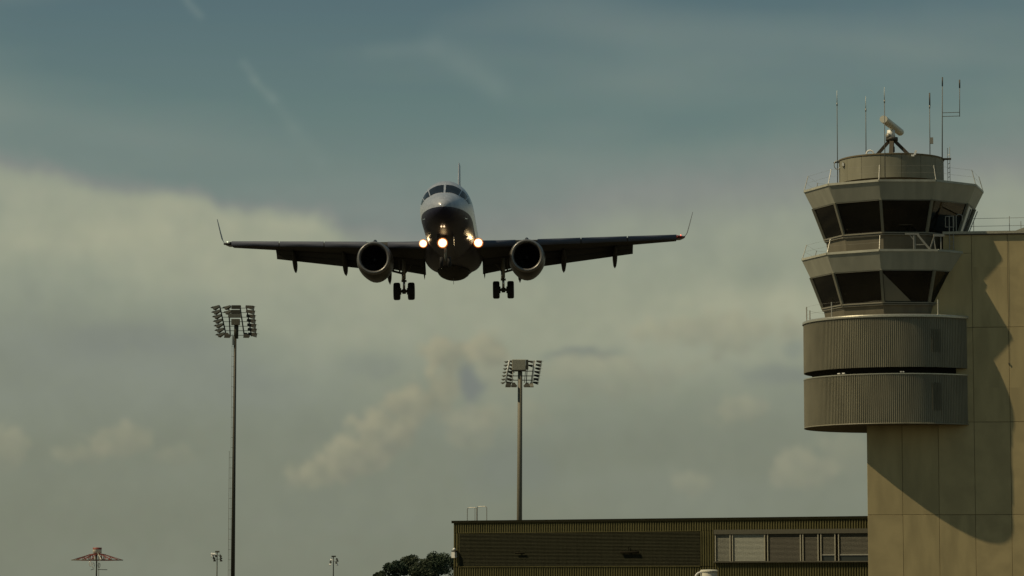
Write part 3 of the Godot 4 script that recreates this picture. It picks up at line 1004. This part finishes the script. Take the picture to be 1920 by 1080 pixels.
func build_jet():
	var t := thing("passenger_jet", "white and navy twin-engine airliner on landing approach with lights on and wheels down", "airplane", Vector3(-3.539, 22.086, -176.137))
	t.basis = Basis(Vector3.UP, deg_to_rad(-.551)) * Basis(Vector3.RIGHT, deg_to_rad(-.736)) * Basis(Vector3(0, 0, 1), deg_to_rad(.803))
	var st := S(true)
	var sb := S(true)
	var zs := []
	for i in SEC.size() - 1:
		var n := 3 if i < 11 else 2
		for k in n: zs.append(lerpf(SEC[i][0], SEC[i + 1][0], float(k) / n))
	zs.append(SEC[-1][0])
	var loops_u := []
	var loops_b := []
	for z in zs:
		var s := sec_at(z)
		var mid: float = (s[1] + s[2]) * .5
		var h: float = (s[1] - s[2]) * .5
		var aw := acos(clampf((WATER - mid) / h, -1, 1))
		var u := []
		var b := []
		for i in 25: u.append(skin(z, lerpf(-aw, aw, i / 24.0)))
		for i in 17: b.append(skin(z, lerpf(aw, TAU - aw, i / 16.0)))
		loops_u.append(u); loops_b.append(b)
	for r in zs.size() - 1:
		for i in 24: quad(st, loops_u[r][i], loops_u[r][i + 1], loops_u[r + 1][i + 1], loops_u[r + 1][i])
		for i in 16: quad(sb, loops_b[r][i], loops_b[r][i + 1], loops_b[r + 1][i + 1], loops_b[r + 1][i])
	var fus := part(st, "fuselage", "jet_white", t)
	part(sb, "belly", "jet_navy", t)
	# windscreen panes laid on the skin
	for w in [[14.72, 13.42, .05, .74, 14.35, 13.2], [14.30, 13.15, .79, 1.14, 13.75, 12.85], [13.7, 12.8, 1.18, 1.40, 13.2, 12.45]]:
		for side in [-1.0, 1.0]:
			st = S(true)
			var g := []
			for i in 7:
				var row := []
				var f := i / 6.0
				var a := lerpf(w[2], w[3], f)
				for j in 5:
					var z := lerpf(lerpf(w[0], w[4], f), lerpf(w[1], w[5], f), j / 4.0)
					row.append(skin(z, a * side, .012))
				g.append(row)
			for i in 6:
				for j in 4: quad(st, g[i][j], g[i + 1][j], g[i + 1][j + 1], g[i][j + 1])
			part(st, "windscreen_pane", "windscreen", fus)
	for side in [-1.0, 1.0]:
		for i in 24:
			st = S(true)
			var z := 9.2 - i * .79
			var g := [skin(z, 1.28 * side, .008), skin(z, 1.45 * side, .008), skin(z - .26, 1.45 * side, .008), skin(z - .26, 1.28 * side, .008)]
			quad(st, g[0], g[1], g[2], g[3])
			part(st, "cabin_window", "windscreen", fus)
		st = S()
		bar(st, skin(13.9, 2.0 * side, .0), skin(13.9, 2.0 * side, .12), .03)
		bar(st, skin(13.9, 2.0 * side, .12), skin(13.9, 2.0 * side, .12) + Vector3(0, 0, .2), .03)
		part(st, "pitot_tube", "chrome", fus)
	# wing-to-body fairing
	st = S(true)
	var rings := []
	for i in 15:
		var f := i / 14.0
		var z := lerpf(3.7, -6.6, f)
		var k := pow(sin(PI * clampf(f, .001, .999)), .55)
		var ring := []
		for j in 24:
			var a := PI * .5 + PI * j / 23.0
			ring.append(Vector3(signf(sin(a)) * pow(absf(sin(a)), .75) * (1.25 + .52 * k), -.75 - pow(absf(cos(a)), .75) * (.55 + .62 * k), z))
		rings.append(ring)
	loft(st, rings)
	part(st, "belly_fairing", "jet_navy", t)
	st = S(true)
	rings = []
	for i in 9:
		var f := i / 8.0
		var z := lerpf(1.0, -5.2, f)
		var k := pow(sin(PI * clampf(f, .001, .999)), .5)
		var ring := []
		for j in 18:
			var a := PI * .5 + PI * j / 17.0
			ring.append(Vector3(sin(a) * .98 * k, -1.84 + cos(a) * (.50 * k), z))
		rings.append(ring)
	loft(st, rings)
	part(st, "keel_fairing", "jet_under", t)
	st = S()
	quad(st, Vector3(0, -2.36, -1.2), Vector3(0, -2.36, -1.6), Vector3(0, -2.72, -1.62), Vector3(0, -2.72, -1.5))
	box(st, Vector3(0, -2.5, -1.5), Vector3(.02, .4, .2))
	part(st, "blade_antenna", "jet_grey", t)
	# fin
	st = S(true)
	rings = []
	for q in [[1.4, -11.2, 7.3, .34], [2.2, -12.6, 5.3, .30], [4.5, -14.9, 3.9, .22], [7.0, -17.1, 2.5, .14], [7.1, -17.3, 2.2, .06]]:
		var ring := []
		for j in 12:
			var a := TAU * j / 12
			ring.append(Vector3(q[3] * .5 * sin(a), q[0], q[1] - q[2] * (.5 - .5 * cos(a))))
		rings.append(ring)
	loft(st, rings)
	part(st, "tail_fin", "jet_white", t)
	for side in [-1.0, 1.0]:
		st = S(true)
		rings = []
		for q in [[.3, .55, -14.6, 3.2, .3], [6.0, 1.15, -17.6, 1.3, .1]]:
			var ring := []
			for j in 12:
				var a := TAU * j / 12
				ring.append(Vector3(side * q[0], q[1] + q[4] * .5 * sin(a), q[2] - q[3] * (.5 - .5 * cos(a))))
			rings.append(ring)
		loft(st, rings)
		part(st, "tailplane", "jet_grey", t)
	for side in [-1.0, 1.0]: build_wing(t, side)
	# nose gear
	var ng := Node3D.new()
	ng.name = "nose_gear"
	t.add_child(ng, true)
	st = S(true)
	tube(st, Vector3(-.05, -1.5, 12.3), Vector3(-.05, -3.0, 12.5), .09, .07, 10)
	part(st, "strut", "galvanised", ng)
	for x in [-.27, .17]:
		st = S(true)
		lathe_x(st, Vector3(x, -3.05, 12.5), .30, .17)
		part(st, "wheel", "tyre", ng)
	for x in [-.5, .42]:
		st = S()
		box(st, Vector3(x, -1.85, 12.3), Vector3(.03, .55, 1.3))
		part(st, "gear_door", "jet_navy", ng)
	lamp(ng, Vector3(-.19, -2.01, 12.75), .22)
	for x in [-.17, -.02]: lens(ng, "glow_lens", Vector3(x, -1.40, 15.05), .05, "small_glow")  # added pair of small glowing lenses under the nose

func lamp(parent: Node, at: Vector3, r: float):
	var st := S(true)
	lathe(st, [Vector2(r * .5, -.12), Vector2(r * 1.32, -.02), Vector2(r * 1.30, .02), Vector2(r * 1.0, .01)], 18, at, true)  # added amber ring, its glow painting the halo round the lamp
	part(st, "lamp_halo", "halo_glow", parent)
	lens(parent, "landing_lamp", at + Vector3(0, 0, .015), r, "landing_glow")
	var l := SpotLight3D.new()
	l.name = "landing_light"
	parent.add_child(l, true)
	l.position = at + Vector3(0, 0, r * .6 + .05)
	l.rotation_degrees = Vector3(-3, 180, 0)
	l.light_color = Color(1.0, 0.86, 0.62)
	l.light_energy = 5.0
	l.light_size = r * 0.5
	l.spot_angle = 11.0
	l.spot_range = 400.0
	l.spot_attenuation = 2.0
	l.shadow_enabled = true

func lathe_x(st: SurfaceTool, c: Vector3, r: float, w: float):
	var prof := [[0.0, -.30], [.55, -.30], [.62, -.42], [.86, -.5], [.96, -.42], [1.0, -.25], [1.0, .25], [.96, .42], [.86, .5], [.62, .42], [.55, .30], [0.0, .30]]
	for k in 24:
		var t0 := TAU * k / 24
		var t1 := TAU * (k + 1) / 24
		for i in prof.size() - 1:
			var q := []
			for e in [[i, t0], [i + 1, t0], [i + 1, t1], [i, t1]]:
				var p: Array = prof[e[0]]
				q.append(c + Vector3(p[1] * w, r * p[0] * cos(e[1]), r * p[0] * sin(e[1])))
			quad(st, q[0], q[1], q[2], q[3])

func build_wing(t: Node3D, side: float):
	var st := S(true)
	var rings := []
	for x in [.6, 1.5, 3.0, 4.6, 6.5, 8.5, 10.8, 12.5, 13.5]: rings.append(foil(x, .035, .985, 10, side))
	loft(st, rings)
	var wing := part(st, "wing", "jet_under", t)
	# slats pushed forward and down
	for seg in [[1.75, 3.75], [5.05, 7.6], [7.66, 10.4], [10.46, 13.45]]:
		st = S(true)
		rings = []
		for x in [seg[0], (seg[0] + seg[1]) * .5, seg[1]]:
			var w := wing_at(x)
			var c: float = w[2]
			var hgt := lerpf(.42, .31, (x - 1.5) / 12.3)
			var ring := []
			for j in 10:
				var f := j / 9.0
				var a := lerpf(-1.0, 1.25, f)
				ring.append(Vector3(side * x, w[1] - .03 + hgt * .5 * sin(a) * 1.1, w[0] + .30 - hgt * .75 + hgt * .75 * cos(a)))
			for j in 10:
				var f := 1.0 - j / 9.0
				var a := lerpf(-1.0, 1.25, f)
				ring.append(Vector3(side * x, w[1] - .03 + hgt * .5 * sin(a) * 1.02, w[0] + .26 - hgt * .80 + hgt * .75 * cos(a)))
			rings.append(ring)
		loft(st, rings)
		part(st, "slat", "slat", t)
	# flaps, deflected
	for seg in [[1.72, 4.5], [4.56, 10.85]]:
		for stage in 2:
			st = S(true)
			rings = []
			for x in [seg[0], seg[1]]:
				var w := wing_at(x)
				var c: float = minf(w[2], 4.6)
				var te: float = w[0] - w[2]
				var l0 := (.19 * c + .1) * (1.0 if x < 3.0 or x > 4.52 else .78)
				var ang := deg_to_rad(24.0 if stage == 0 else 42.0)
				var start := Vector3(side * x, w[1] - .035 * c - .01, te + .13 * c)
				if stage == 1: start += Vector3(0, -sin(deg_to_rad(24.0)) * l0 * .93, -cos(deg_to_rad(24.0)) * l0 * .93)
				var len := l0 if stage == 0 else l0 * .72
				var ring := []
				for j in 12:
					var a := TAU * j / 12
					var s := .5 - .5 * cos(a)
					var th := len * .075 * sin(a) * (1.25 - s)
					ring.append(start + Vector3(0, -sin(ang) * s * len + cos(ang) * th, -cos(ang) * s * len - sin(ang) * th))
				rings.append(ring)
			loft(st, rings)
			part(st, "flap", "jet_under", t)
	# flap track fairings
	for q in [[9.75, -3.1, 2.6, .15, -.95], [6.62, -1.6, 3.2, .17, -1.28], [3.95, -1.4, 3.2, .16, -1.88], [1.82, -2.2, 1.8, .06, -1.95]]:
		st = S(true)
		rings = []
		var w := wing_at(q[0])
		for i in 9:
			var f := i / 8.0
			var k := pow(sin(PI * clampf(pow(f, 1.5), .004, .996)), .55)
			var cy := lerpf(w[1] - .22, q[4] - (.42 if q[0] > 3.0 else .15), pow(f, 1.7))
			var cz: float = q[1] - q[2] * f
			var ring := []
			for j in 10:
				var a := TAU * j / 10
				ring.append(Vector3(side * q[0] + q[3] * k * cos(a), cy + (.34 if q[0] > 3.0 else .2) * k * sin(a), cz))
			rings.append(ring)
		loft(st, rings)
		part(st, "flap_track_fairing", "jet_under", t)
	# winglet
	st = S(true)
	rings = []
	for q in [[13.45, .20, -3.42, 1.55, .13], [13.75, .22, -3.72, 1.4, .11], [14.0, .33, -4.0, 1.25, .09], [14.18, .62, -4.35, 1.05, .07], [14.36, 1.2, -4.9, .8, .05], [14.6, 2.02, -5.7, .42, .035]]:
		var ring := []
		var tilt := clampf((q[1] - .2) / .5, 0, 1)
		for j in 12:
			var a := TAU * j / 12
			var off: float = sin(a) * q[4] * .5
			ring.append(Vector3(side * (q[0] + off * tilt), q[1] + off * (1.0 - tilt), q[2] - q[3] * (.5 - .5 * cos(a))))
		rings.append(ring)
	loft(st, rings)
	var wl := part(st, "winglet", "jet_grey", t)
	st = S(true)
	tube(st, Vector3(side * 13.5, .2, -3.38), Vector3(side * 13.95, .22, -3.75), .10, .06, 8)
	part(st, "navigation_lens", "lens_red" if side > 0 else "jet_dark", wl)
	lens(wl, "navigation_lamp", Vector3(side * 13.72, .30, -3.44), .045, "red_glow" if side > 0 else "tip_glow")
	# landing lamps in the wing root
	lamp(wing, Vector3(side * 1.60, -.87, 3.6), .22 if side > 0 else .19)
	lens(wing, "glow_lens", Vector3(side * 1.09, -1.16, 8.25), .075, "small_glow")  # added small glowing lens on the lower fuselage side
	# engine
	var e := Node3D.new()
	e.name = "engine"
	t.add_child(e, true)
	var c := Vector3(side * 4.42, -1.80, 0)
	st = S(true)
	var prof := [[.955, 4.55], [1.02, 4.2], [1.06, 3.5], [1.06, 2.6], [1.0, 1.6], [.86, .6], [.72, .1]]
	for k in 36:
		for i in prof.size() - 1:
			var q := []
			for s in [[i, k], [i + 1, k], [i + 1, k + 1], [i, k + 1]]:
				var a: float = TAU * s[1] / 36
				var chin: float = .10 * pow(maxf(0.0, -sin(a)), 6.0) if s[0] > 0 and s[0] < 5 else 0.0
				q.append(c + Vector3((prof[s[0]][0] + chin) * cos(a), (prof[s[0]][0] + chin) * sin(a), prof[s[0]][1]))
			quad(st, q[0], q[1], q[2], q[3])
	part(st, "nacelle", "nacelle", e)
	st = S(true)
	lathe(st, [Vector2(.962, 4.5), Vector2(.955, 4.66), Vector2(.92, 4.78), Vector2(.87, 4.83), Vector2(.81, 4.80), Vector2(.765, 4.70), Vector2(.745, 4.55)], 40, c, true)
	part(st, "inlet_lip", "lip", e)
	st = S(true)
	lathe(st, [Vector2(.747, 4.58), Vector2(.72, 4.3), Vector2(.73, 3.5)], 36, c, true)
	part(st, "inlet_duct", "jet_dark", e)
	st = S()
	lathe(st, [Vector2(0, 3.4), Vector2(.735, 3.4)], 36, c, true)
	part(st, "fan_case", "jet_dark", e)
	var blade: ArrayMesh
	st = S()
	quad(st, Vector3(-.02, .16, 3.62), Vector3(.03, .16, 3.5), Vector3(.10, .71, 3.46), Vector3(-.05, .71, 3.66))
	blade = finish(st)
	var fan := Node3D.new()
	fan.name = "fan"
	e.add_child(fan, true)
	fan.position = c
	for k in 22:
		var b := inst(blade, "fan_blade", "jet_dark", fan)
		b.rotation.z = TAU * k / 22
	st = S(true)
	lathe(st, [Vector2(0, 3.95), Vector2(.08, 3.9), Vector2(.18, 3.68), Vector2(.2, 3.5)], 18, c, true)
	part(st, "spinner", "jet_dark", e)
	st = S(true)
	lathe(st, [Vector2(.70, .15), Vector2(.5, -.4), Vector2(.1, -1.1), Vector2(0, -1.15)], 24, c, true)
	part(st, "exhaust_cone", "jet_dark", e)
	st = S(true)
	rings = []
	for q in [[3.7, .92, 1.02, .06], [3.1, .9, 1.27, .13], [1.6, .6, 1.30, .16], [-.8, .7, 1.08, .15], [-2.2, .85, 1.0, .05]]:
		var ring := []
		for j in 12:
			var a := TAU * j / 12
			ring.append(c + Vector3(q[3] * cos(a), (q[1] + q[2]) * .5 + (q[2] - q[1]) * .5 * sin(a), q[0]))
		rings.append(ring)
	loft(st, rings)
	part(st, "pylon", "nacelle", e)
	# main gear
	var g := Node3D.new()
	g.name = "main_gear"
	t.add_child(g, true)
	var gx := side * 2.97
	st = S(true)
	tube(st, Vector3(gx, -1.15, -1.6), Vector3(gx, -2.35, -1.6), .12, .11, 12)
	part(st, "strut", "galvanised", g)
	st = S(true)
	tube(st, Vector3(gx, -2.3, -1.6), Vector3(gx, -3.05, -1.6), .075, .075, 12)
	part(st, "piston", "chrome", g)
	st = S(true)
	tube(st, Vector3(gx - .1, -1.9, -1.48), Vector3(gx - .1, -2.5, -1.48), .035, .035, 8)
	part(st, "brake_line", "chrome", g)
	st = S(true)
	tube(st, Vector3(gx - .4, -3.07, -1.6), Vector3(gx + .4, -3.07, -1.6), .085, .085, 10)
	tube(st, Vector3(gx, -2.95, -1.6), Vector3(gx, -3.22, -1.6), .13, .11, 12)
	part(st, "axle", "dark_steel", g)
	for sx in [-1.0, 1.0]:
		st = S(true)
		lathe_x(st, Vector3(gx + sx * .43, -3.07, -1.6), .53, .40)
		var wh := part(st, "wheel", "tyre", g)
		st = S(true)
		tube(st, Vector3(gx + sx * .17, -3.07, -1.6), Vector3(gx + sx * .30, -3.07, -1.6), .20, .22, 16)
		part(st, "brake_drum", "dark_steel", wh)
	st = S()
	bar(st, Vector3(gx + side * .08, -2.0, -1.6), Vector3(gx + side * .62, -1.85, -1.6), .12)
	bar(st, Vector3(gx + side * .62, -1.9, -1.6), Vector3(gx + side * .78, -1.3, -1.6), .14)
	bar(st, Vector3(gx + side * .25, -1.9, -1.6), Vector3(gx + side * .28, -1.2, -1.6), .09)
	part(st, "side_brace", "dark_steel", g)
	st = S()
	bar(st, Vector3(gx - side * .05, -2.0, -1.6), Vector3(gx - side * .45, -1.5, -1.6), .10)
	part(st, "drag_brace", "dark_steel", g)
	st = S()
	bar(st, Vector3(gx, -2.5, -1.75), Vector3(gx, -2.75, -2.0), .08)
	bar(st, Vector3(gx, -2.75, -2.0), Vector3(gx, -3.0, -1.75), .08)
	box(st, Vector3(gx, -2.45, -1.6), Vector3(.3, .1, .26))
	part(st, "torque_link", "dark_steel", g)

# ------------------------------------------------------------------ floodlight masts
func floodlight(parent: Node, at: Vector3, yaw: float, pitch: float, s: float, m: String):
	# a wedge-shaped housing: shallow glass front, deep back, small hood
	var b := Basis(Vector3.UP, yaw) * Basis(Vector3.RIGHT, pitch)
	var st := S()
	var f := [Vector3(-.30, -.15, .28), Vector3(.30, -.15, .28), Vector3(.30, .15, .28), Vector3(-.30, .15, .28)]
	var k := [Vector3(-.14, -.07, -.26), Vector3(.14, -.07, -.26), Vector3(.14, .09, -.26), Vector3(-.14, .09, -.26)]
	for i in 4:
		f[i] = at + b * (f[i] * s); k[i] = at + b * (k[i] * s)
	for i in 4: quad(st, f[i], f[(i + 1) % 4], k[(i + 1) % 4], k[i])
	quad(st, k[0], k[1], k[2], k[3])
	var h0 := at + b * (Vector3(-.32, .16, .25) * s)
	var h1 := at + b * (Vector3(.32, .16, .25) * s)
	var h2 := at + b * (Vector3(.32, .12, .48) * s)
	var h3 := at + b * (Vector3(-.32, .12, .48) * s)
	quad(st, h0, h1, h2, h3)
	var o := part(st, "floodlight", m, parent)
	st = S()
	quad(st, f[0], f[1], f[2], f[3])
	part(st, "glass", "lamp_glass", o)

func build_masts():
	var st: SurfaceTool
	# left mast
	var t := thing("floodlight_mast", "tall slim floodlight mast at left with a dark ladder rail along its pole", "floodlight mast", Vector3(-24.66, 0, -265), 0, "floodlight masts on the apron")
	st = S(true)
	tube(st, Vector3(0, 0, 0), Vector3(.02, 23.9, 0), .19, .12, 14)
	part(st, "pole", "mast_dark", t)
	st = S()
	tube(st, Vector3(-.27, 0, .1), Vector3(-.24, 23.6, .1), .012, .012, 5)
	tube(st, Vector3(-.40, 0, .1), Vector3(-.40, 13.2, .1), .018, .018, 5)
	part(st, "ladder_rail", "mast_grey", t)
	for i in 26:
		st = S()
		bar(st, Vector3(-.40 if i < 14 else -.27, .9 + i * .9, .1), Vector3(0, .9 + i * .9, .1), .02)
		part(st, "rung", "mast_dark", t)
	var top := 26.15
	for i in 7:
		var y := top - .16 - i * .405
		var sh := i * .075
		floodlight(t, Vector3(-1.62 + sh, y, .1), -PI * .5 - .25, .38, 1.05, "lamp_body")
		floodlight(t, Vector3(1.28 + sh * .55, y, .1), PI * .5 - .2, .20, 1.25, "lamp_dark")
	for i in 2: floodlight(t, Vector3(-.62 + i * .08, top - .16 - i * .42, .1), -PI * .5 - .3, .38, .95, "lamp_body")
	for x in [-.45, 1.25]: floodlight(t, Vector3(x - .25, top - 2.66, .35), .3, .7, .9, "lamp_dark")
	for q in [[-1.38, .62], [-.58, .16], [.42, .42], [.98, .50]]:
		st = S()
		bar(st, Vector3(q[0], top - .05, 0), Vector3(q[0] + q[1], top - 2.75, 0), .11)
		part(st, "frame_post", "mast_dark", t)
	for i in 7:
		st = S()
		bar(st, Vector3(-1.4 + i * .09, top - .22 - i * .405, -.05), Vector3(1.3 + i * .04, top - .22 - i * .405, -.05), .045)
		part(st, "cross_bar", "mast_dark", t)
	for q in [[.12, -.17, .82, .30, "mast_dark"], [.10, -.60, .80, .34, "mast_dark"], [.0, -.92, 1.15, .36, "lamp_body"], [.08, -1.5, .74, .52, "mast_grey"]]:
		st = S()
		box(st, Vector3(q[0], top + q[1], .35), Vector3(q[2], q[3], .5))
		part(st, "ballast_box", q[4], t)
	st = S(true)
	tube(st, Vector3(.1, 23.2, 0), Vector3(.12, 24.7, 0), .2, .2, 12)
	part(st, "head_collar", "mast_dark", t)
	st = S()
	for x in [-.14, -.02]: bar(st, Vector3(x, 22.6, .25), Vector3(x, 23.4, .25), .09)
	part(st, "cable_box", "mast_grey", t)
	# middle mast
	t = thing("floodlight_mast", "thick floodlight mast rising behind the dark building with a pale cabinet in its head", "floodlight mast", Vector3(.66, 0, -280), 0, "floodlight masts on the apron")
	st = S(true)
	tube(st, Vector3(0, 0, 0), Vector3(.1, 21.3, 0), .27, .21, 16)
	part(st, "pole", "mast_grey", t)
	top = 22.4
	for q in [[-.92, -1.33, "white_paint"], [-.45, -.66, "white_paint"], [.72, .5, "white_paint"], [1.52, 1.22, "white_paint"], [-.83, -1.22, "mast_dark"], [1.43, 1.12, "mast_dark"], [.82, .68, "mast_dark"]]:
		st = S(true)
		tube(st, Vector3(q[0], top - .05, .2), Vector3(q[1], top - 2.15, .2), .045, .045, 6)
		part(st, "frame_post", q[2], t)
	for i in 7:
		var y := top - .16 - i * .33
		floodlight(t, Vector3(-.62 - i * .06, y, -.15), PI * .5 + .3, .28, .78, "lamp_dark")
		floodlight(t, Vector3(-1.14 - i * .055, y, -.2), -PI * .5 - .4, .28, .5, "lamp_body")
		floodlight(t, Vector3(1.88 - i * .055, y, -.1), PI * .5 - .15, .2, .92, "lamp_dark")
		if i < 2: floodlight(t, Vector3(1.1 - i * .03, y - i * .04, -.1), PI * .5 - .15, .2, .8, "lamp_dark")
	for y in [1.05, 1.5, 1.9]:
		st = S()
		bar(st, Vector3(-1.1, top - y, 0), Vector3(1.5, top - y, 0), .07)
		part(st, "cross_bar", "mast_dark", t)
	st = S()
	panel(st, -.66, .62, top - .98, top + .02, -.3, .42, .03)
	part(st, "cabinet", "coping", t)
	st = S()
	box(st, Vector3(.76, top - .45, .1), Vector3(.24, .9, .6))
	part(st, "cabinet_side", "mast_dark", t)
	st = S()
	box(st, Vector3(0, top - 1.0, .1), Vector3(1.3, .09, .7))
	part(st, "platform", "mast_dark", t)
	for x in [-1.05, -.5, .75, 1.15]: floodlight(t, Vector3(x, top - 2.34, .25), .15 if x < 0 else -.2, .75, .85, "lamp_body" if x > 1 else "lamp_dark")
	# distant small masts
	t = thing("floodlight_mast", "tiny distant floodlight mast left of the tall mast's foot, some lamps white", "floodlight mast", Vector3(-88.5, 0, -900), 0, "far floodlight masts")
	st = S(true)
	tube(st, Vector3.ZERO, Vector3(0, 10.6, 0), .16, .13, 8); part(st, "pole", "mast_grey", t)
	st = S(); box(st, Vector3(.05, 10.55, 0), Vector3(1.25, .5, .8)); part(st, "head_box", "mast_grey", t)
	for q in [[-1.6, 9.95, "white_paint"], [-.9, 9.9, "white_paint"], [-1.55, 9.3, "white_paint"], [1.0, 9.3, "lamp_dark"], [1.1, 8.65, "lamp_dark"], [-1.0, 8.65, "lamp_dark"], [-.8, 7.95, "lamp_dark"], [1.15, 7.95, "lamp_dark"], [-.3, 9.25, "lamp_dark"]]:  # some lamps painted white, the rest dark
		floodlight(t, Vector3(q[0], q[1], .2), .3, .6, 1.25, q[2])
	st = S(); bar(st, Vector3(-1.6, 9.5, 0), Vector3(1.2, 9.5, 0), .12); bar(st, Vector3(-1.0, 8.3, 0), Vector3(1.2, 8.3, 0), .12); bar(st, Vector3(-1.0, 7.9, 0), Vector3(-1.1, 9.9, 0), .12); bar(st, Vector3(.9, 7.9, 0), Vector3(.9, 9.9, 0), .12); part(st, "frame", "mast_dark", t)
	t = thing("floodlight_mast", "tiny distant floodlight mast standing alone left of the trees", "floodlight mast", Vector3(-65.5, 0, -1100), 0, "far floodlight masts")
	st = S(true)
	tube(st, Vector3.ZERO, Vector3(0, 10.9, 0), .2, .17, 8); part(st, "pole", "mast_dark", t)
	st = S(); box(st, Vector3(.1, 10.8, 0), Vector3(1.6, .5, .8)); part(st, "head_box", "mast_dark", t)
	for q in [[-.9, 9.6, "white_paint"], [-1.1, 8.8, "lamp_dark"], [-1.3, 7.9, "white_paint"], [1.2, 9.9, "lamp_dark"], [1.4, 9.2, "lamp_dark"], [1.0, 8.5, "lamp_dark"], [1.3, 7.8, "white_paint"]]:
		floodlight(t, Vector3(q[0], q[1], .2), .3, .6, 1.35, q[2])
	st = S(); bar(st, Vector3(-.5, 10.4, 0), Vector3(-1.3, 7.6, 0), .15); bar(st, Vector3(.3, 9.0, 0), Vector3(1.4, 9.0, 0), .15); part(st, "frame", "mast_dark", t)
	# red and white crown mast
	t = thing("crown_mast", "red and white mast with an umbrella-shaped ring of spokes at lower left", "mast", Vector3(-83.0, 0, -600))
	st = S(true); tube(st, Vector3(-.1, 0, 0), Vector3(-.1, 7.2, 0), .14, .14, 8); part(st, "pole", "mast_dark", t)
	st = S(true); tube(st, Vector3(.4, 0, .3), Vector3(.4, 5.6, .3), .06, .06, 6); part(st, "cable_duct", "mast_grey", t)
	st = S(true); lathe(st, [Vector2(0, 7.3), Vector2(.88, 7.3), Vector2(.88, 8.05)], 18); part(st, "drum", "cream_paint", t)
	st = S(true); lathe(st, [Vector2(.9, 8.05), Vector2(.9, 8.42), Vector2(0, 8.45)], 18); part(st, "drum_band", "red_paint", t)
	for i in 16:
		var a := TAU * i / 16 + .1
		var d := Vector3(cos(a), 0, sin(a))
		st = S()
		bar(st, d * .4 + Vector3(0, 7.25, 0), d * 1.6 + Vector3(0, 7.02, 0), .13)
		bar(st, d * 1.6 + Vector3(0, 7.02, 0), d * 5.1 + Vector3(0, 5.95, 0), .11)
		bar(st, d * .3 + Vector3(0, 5.85, 0), d * 5.1 + Vector3(0, 5.9, 0), .12)
		bar(st, d * 1.6 + Vector3(0, 7.02, 0), d * 1.5 + Vector3(0, 5.85, 0), .09)
		bar(st, d * 3.2 + Vector3(0, 6.5, 0), d * 2.6 + Vector3(0, 5.9, 0), .08)
		part(st, "spoke", "red_paint" if i % 4 != 3 else "cream_paint", t)
	for rr in [[5.1, 5.93, "mast_grey"], [3.1, 5.88, "red_paint"], [1.6, 7.02, "red_paint"]]:
		st = S()
		for i in 28:
			var a0 := TAU * i / 28
			var a1 := TAU * (i + 1) / 28
			bar(st, Vector3(rr[0] * cos(a0), rr[1], rr[0] * sin(a0)), Vector3(rr[0] * cos(a1), rr[1], rr[0] * sin(a1)), .16)
		part(st, "ring", rr[2], t)
	for q in [[-1.25, 5.2], [-.65, 4.9], [.5, 4.9]]:
		st = S(true)
		var rp := []
		for i in 11: rp.append(Vector3(q[0] + .22 * cos(TAU * i / 10), q[1] + .5 * sin(TAU * i / 10), .8))
		path_tube(st, rp, .07)
		part(st, "lamp_hoop", "white_paint", t)
	st = S(); bar(st, Vector3(-1.2, 3.95, .3), Vector3(-.5, 4.2, .3), .1); bar(st, Vector3(.2, 4.05, .3), Vector3(2.1, 4.0, .3), .12); part(st, "arm", "mast_dark", t)

# ------------------------------------------------------------------ trees
func build_trees():
	# x, distance, crown height top, crown half-width, leaf kind, label
	var list := [
		[-22.0, 900.0, 11.2, 6.2, 0, "tallest round dark tree crown touching the corner of the low building"],
		[-30.0, 905.0, 9.9, 5.0, 1, "middle tree crown just left of the tallest round one"],
		[-35.0, 900.0, 8.2, 4.4, 2, "lower sloping tree crown on the left side of the clump"],
		[-39.6, 898.0, 5.2, 2.2, 1, "small bush-like tree at the far left end of the clump"],
		[-15.5, 910.0, 10.4, 5.4, 2, "dark tree mostly hidden behind the low building's corner"],
		[-26.4, 896.0, 8.4, 5.0, 1, "lower front tree filling the gap beneath the two tall crowns"]]
	for q in list:
		var t := thing("broadleaf_tree", q[5], "tree", Vector3(q[0], 0, -q[1]), 0, "clump of trees beyond the apron")
		var h: float = q[2]
		var w: float = q[3]
		var st := S(true)
		tube(st, Vector3.ZERO, Vector3(.1, h * .45, 0), .3, .18, 8)
		for i in 5:
			var a := TAU * i / 5
			tube(st, Vector3(.1, h * .35, 0), Vector3(cos(a) * w * .5, h * .68, sin(a) * w * .5), .13, .05, 5)
		part(st, "trunk", "bark", t)
		st = S()
		var lobes := []
		for i in 16:
			var dv := Vector3(rng.randfn(), rng.randfn() * .8 + .25, rng.randfn()).normalized()
			lobes.append([Vector3(dv.x * w * .62, h * .60 + dv.y * h * .24, dv.z * w * .62), rng.randf_range(.30, .42) * w])
		lobes.append([Vector3(0, h * .62, 0), w * .62])
		for i in 5200:
			var lb: Array = lobes[rng.randi() % lobes.size()]
			var dv := Vector3(rng.randfn(), rng.randfn(), rng.randfn()).normalized()
			var p: Vector3 = lb[0] + dv * lb[1] * rng.randf_range(.62, 1.02) * Vector3(1, .8, 1)
			if p.y > h: p.y = h - rng.randf() * .3
			var s := rng.randf_range(.16, .34)
			var b := Basis(Vector3(rng.randfn(), rng.randfn(), rng.randfn()).normalized(), rng.randf() * TAU)
			quad(st, p + b * Vector3(-s, 0, 0), p + b * Vector3(0, -s * .6, 0), p + b * Vector3(s, 0, 0), p + b * Vector3(0, s * .6, 0))
		part(st, "crown", "leaf_%d" % q[4], t)
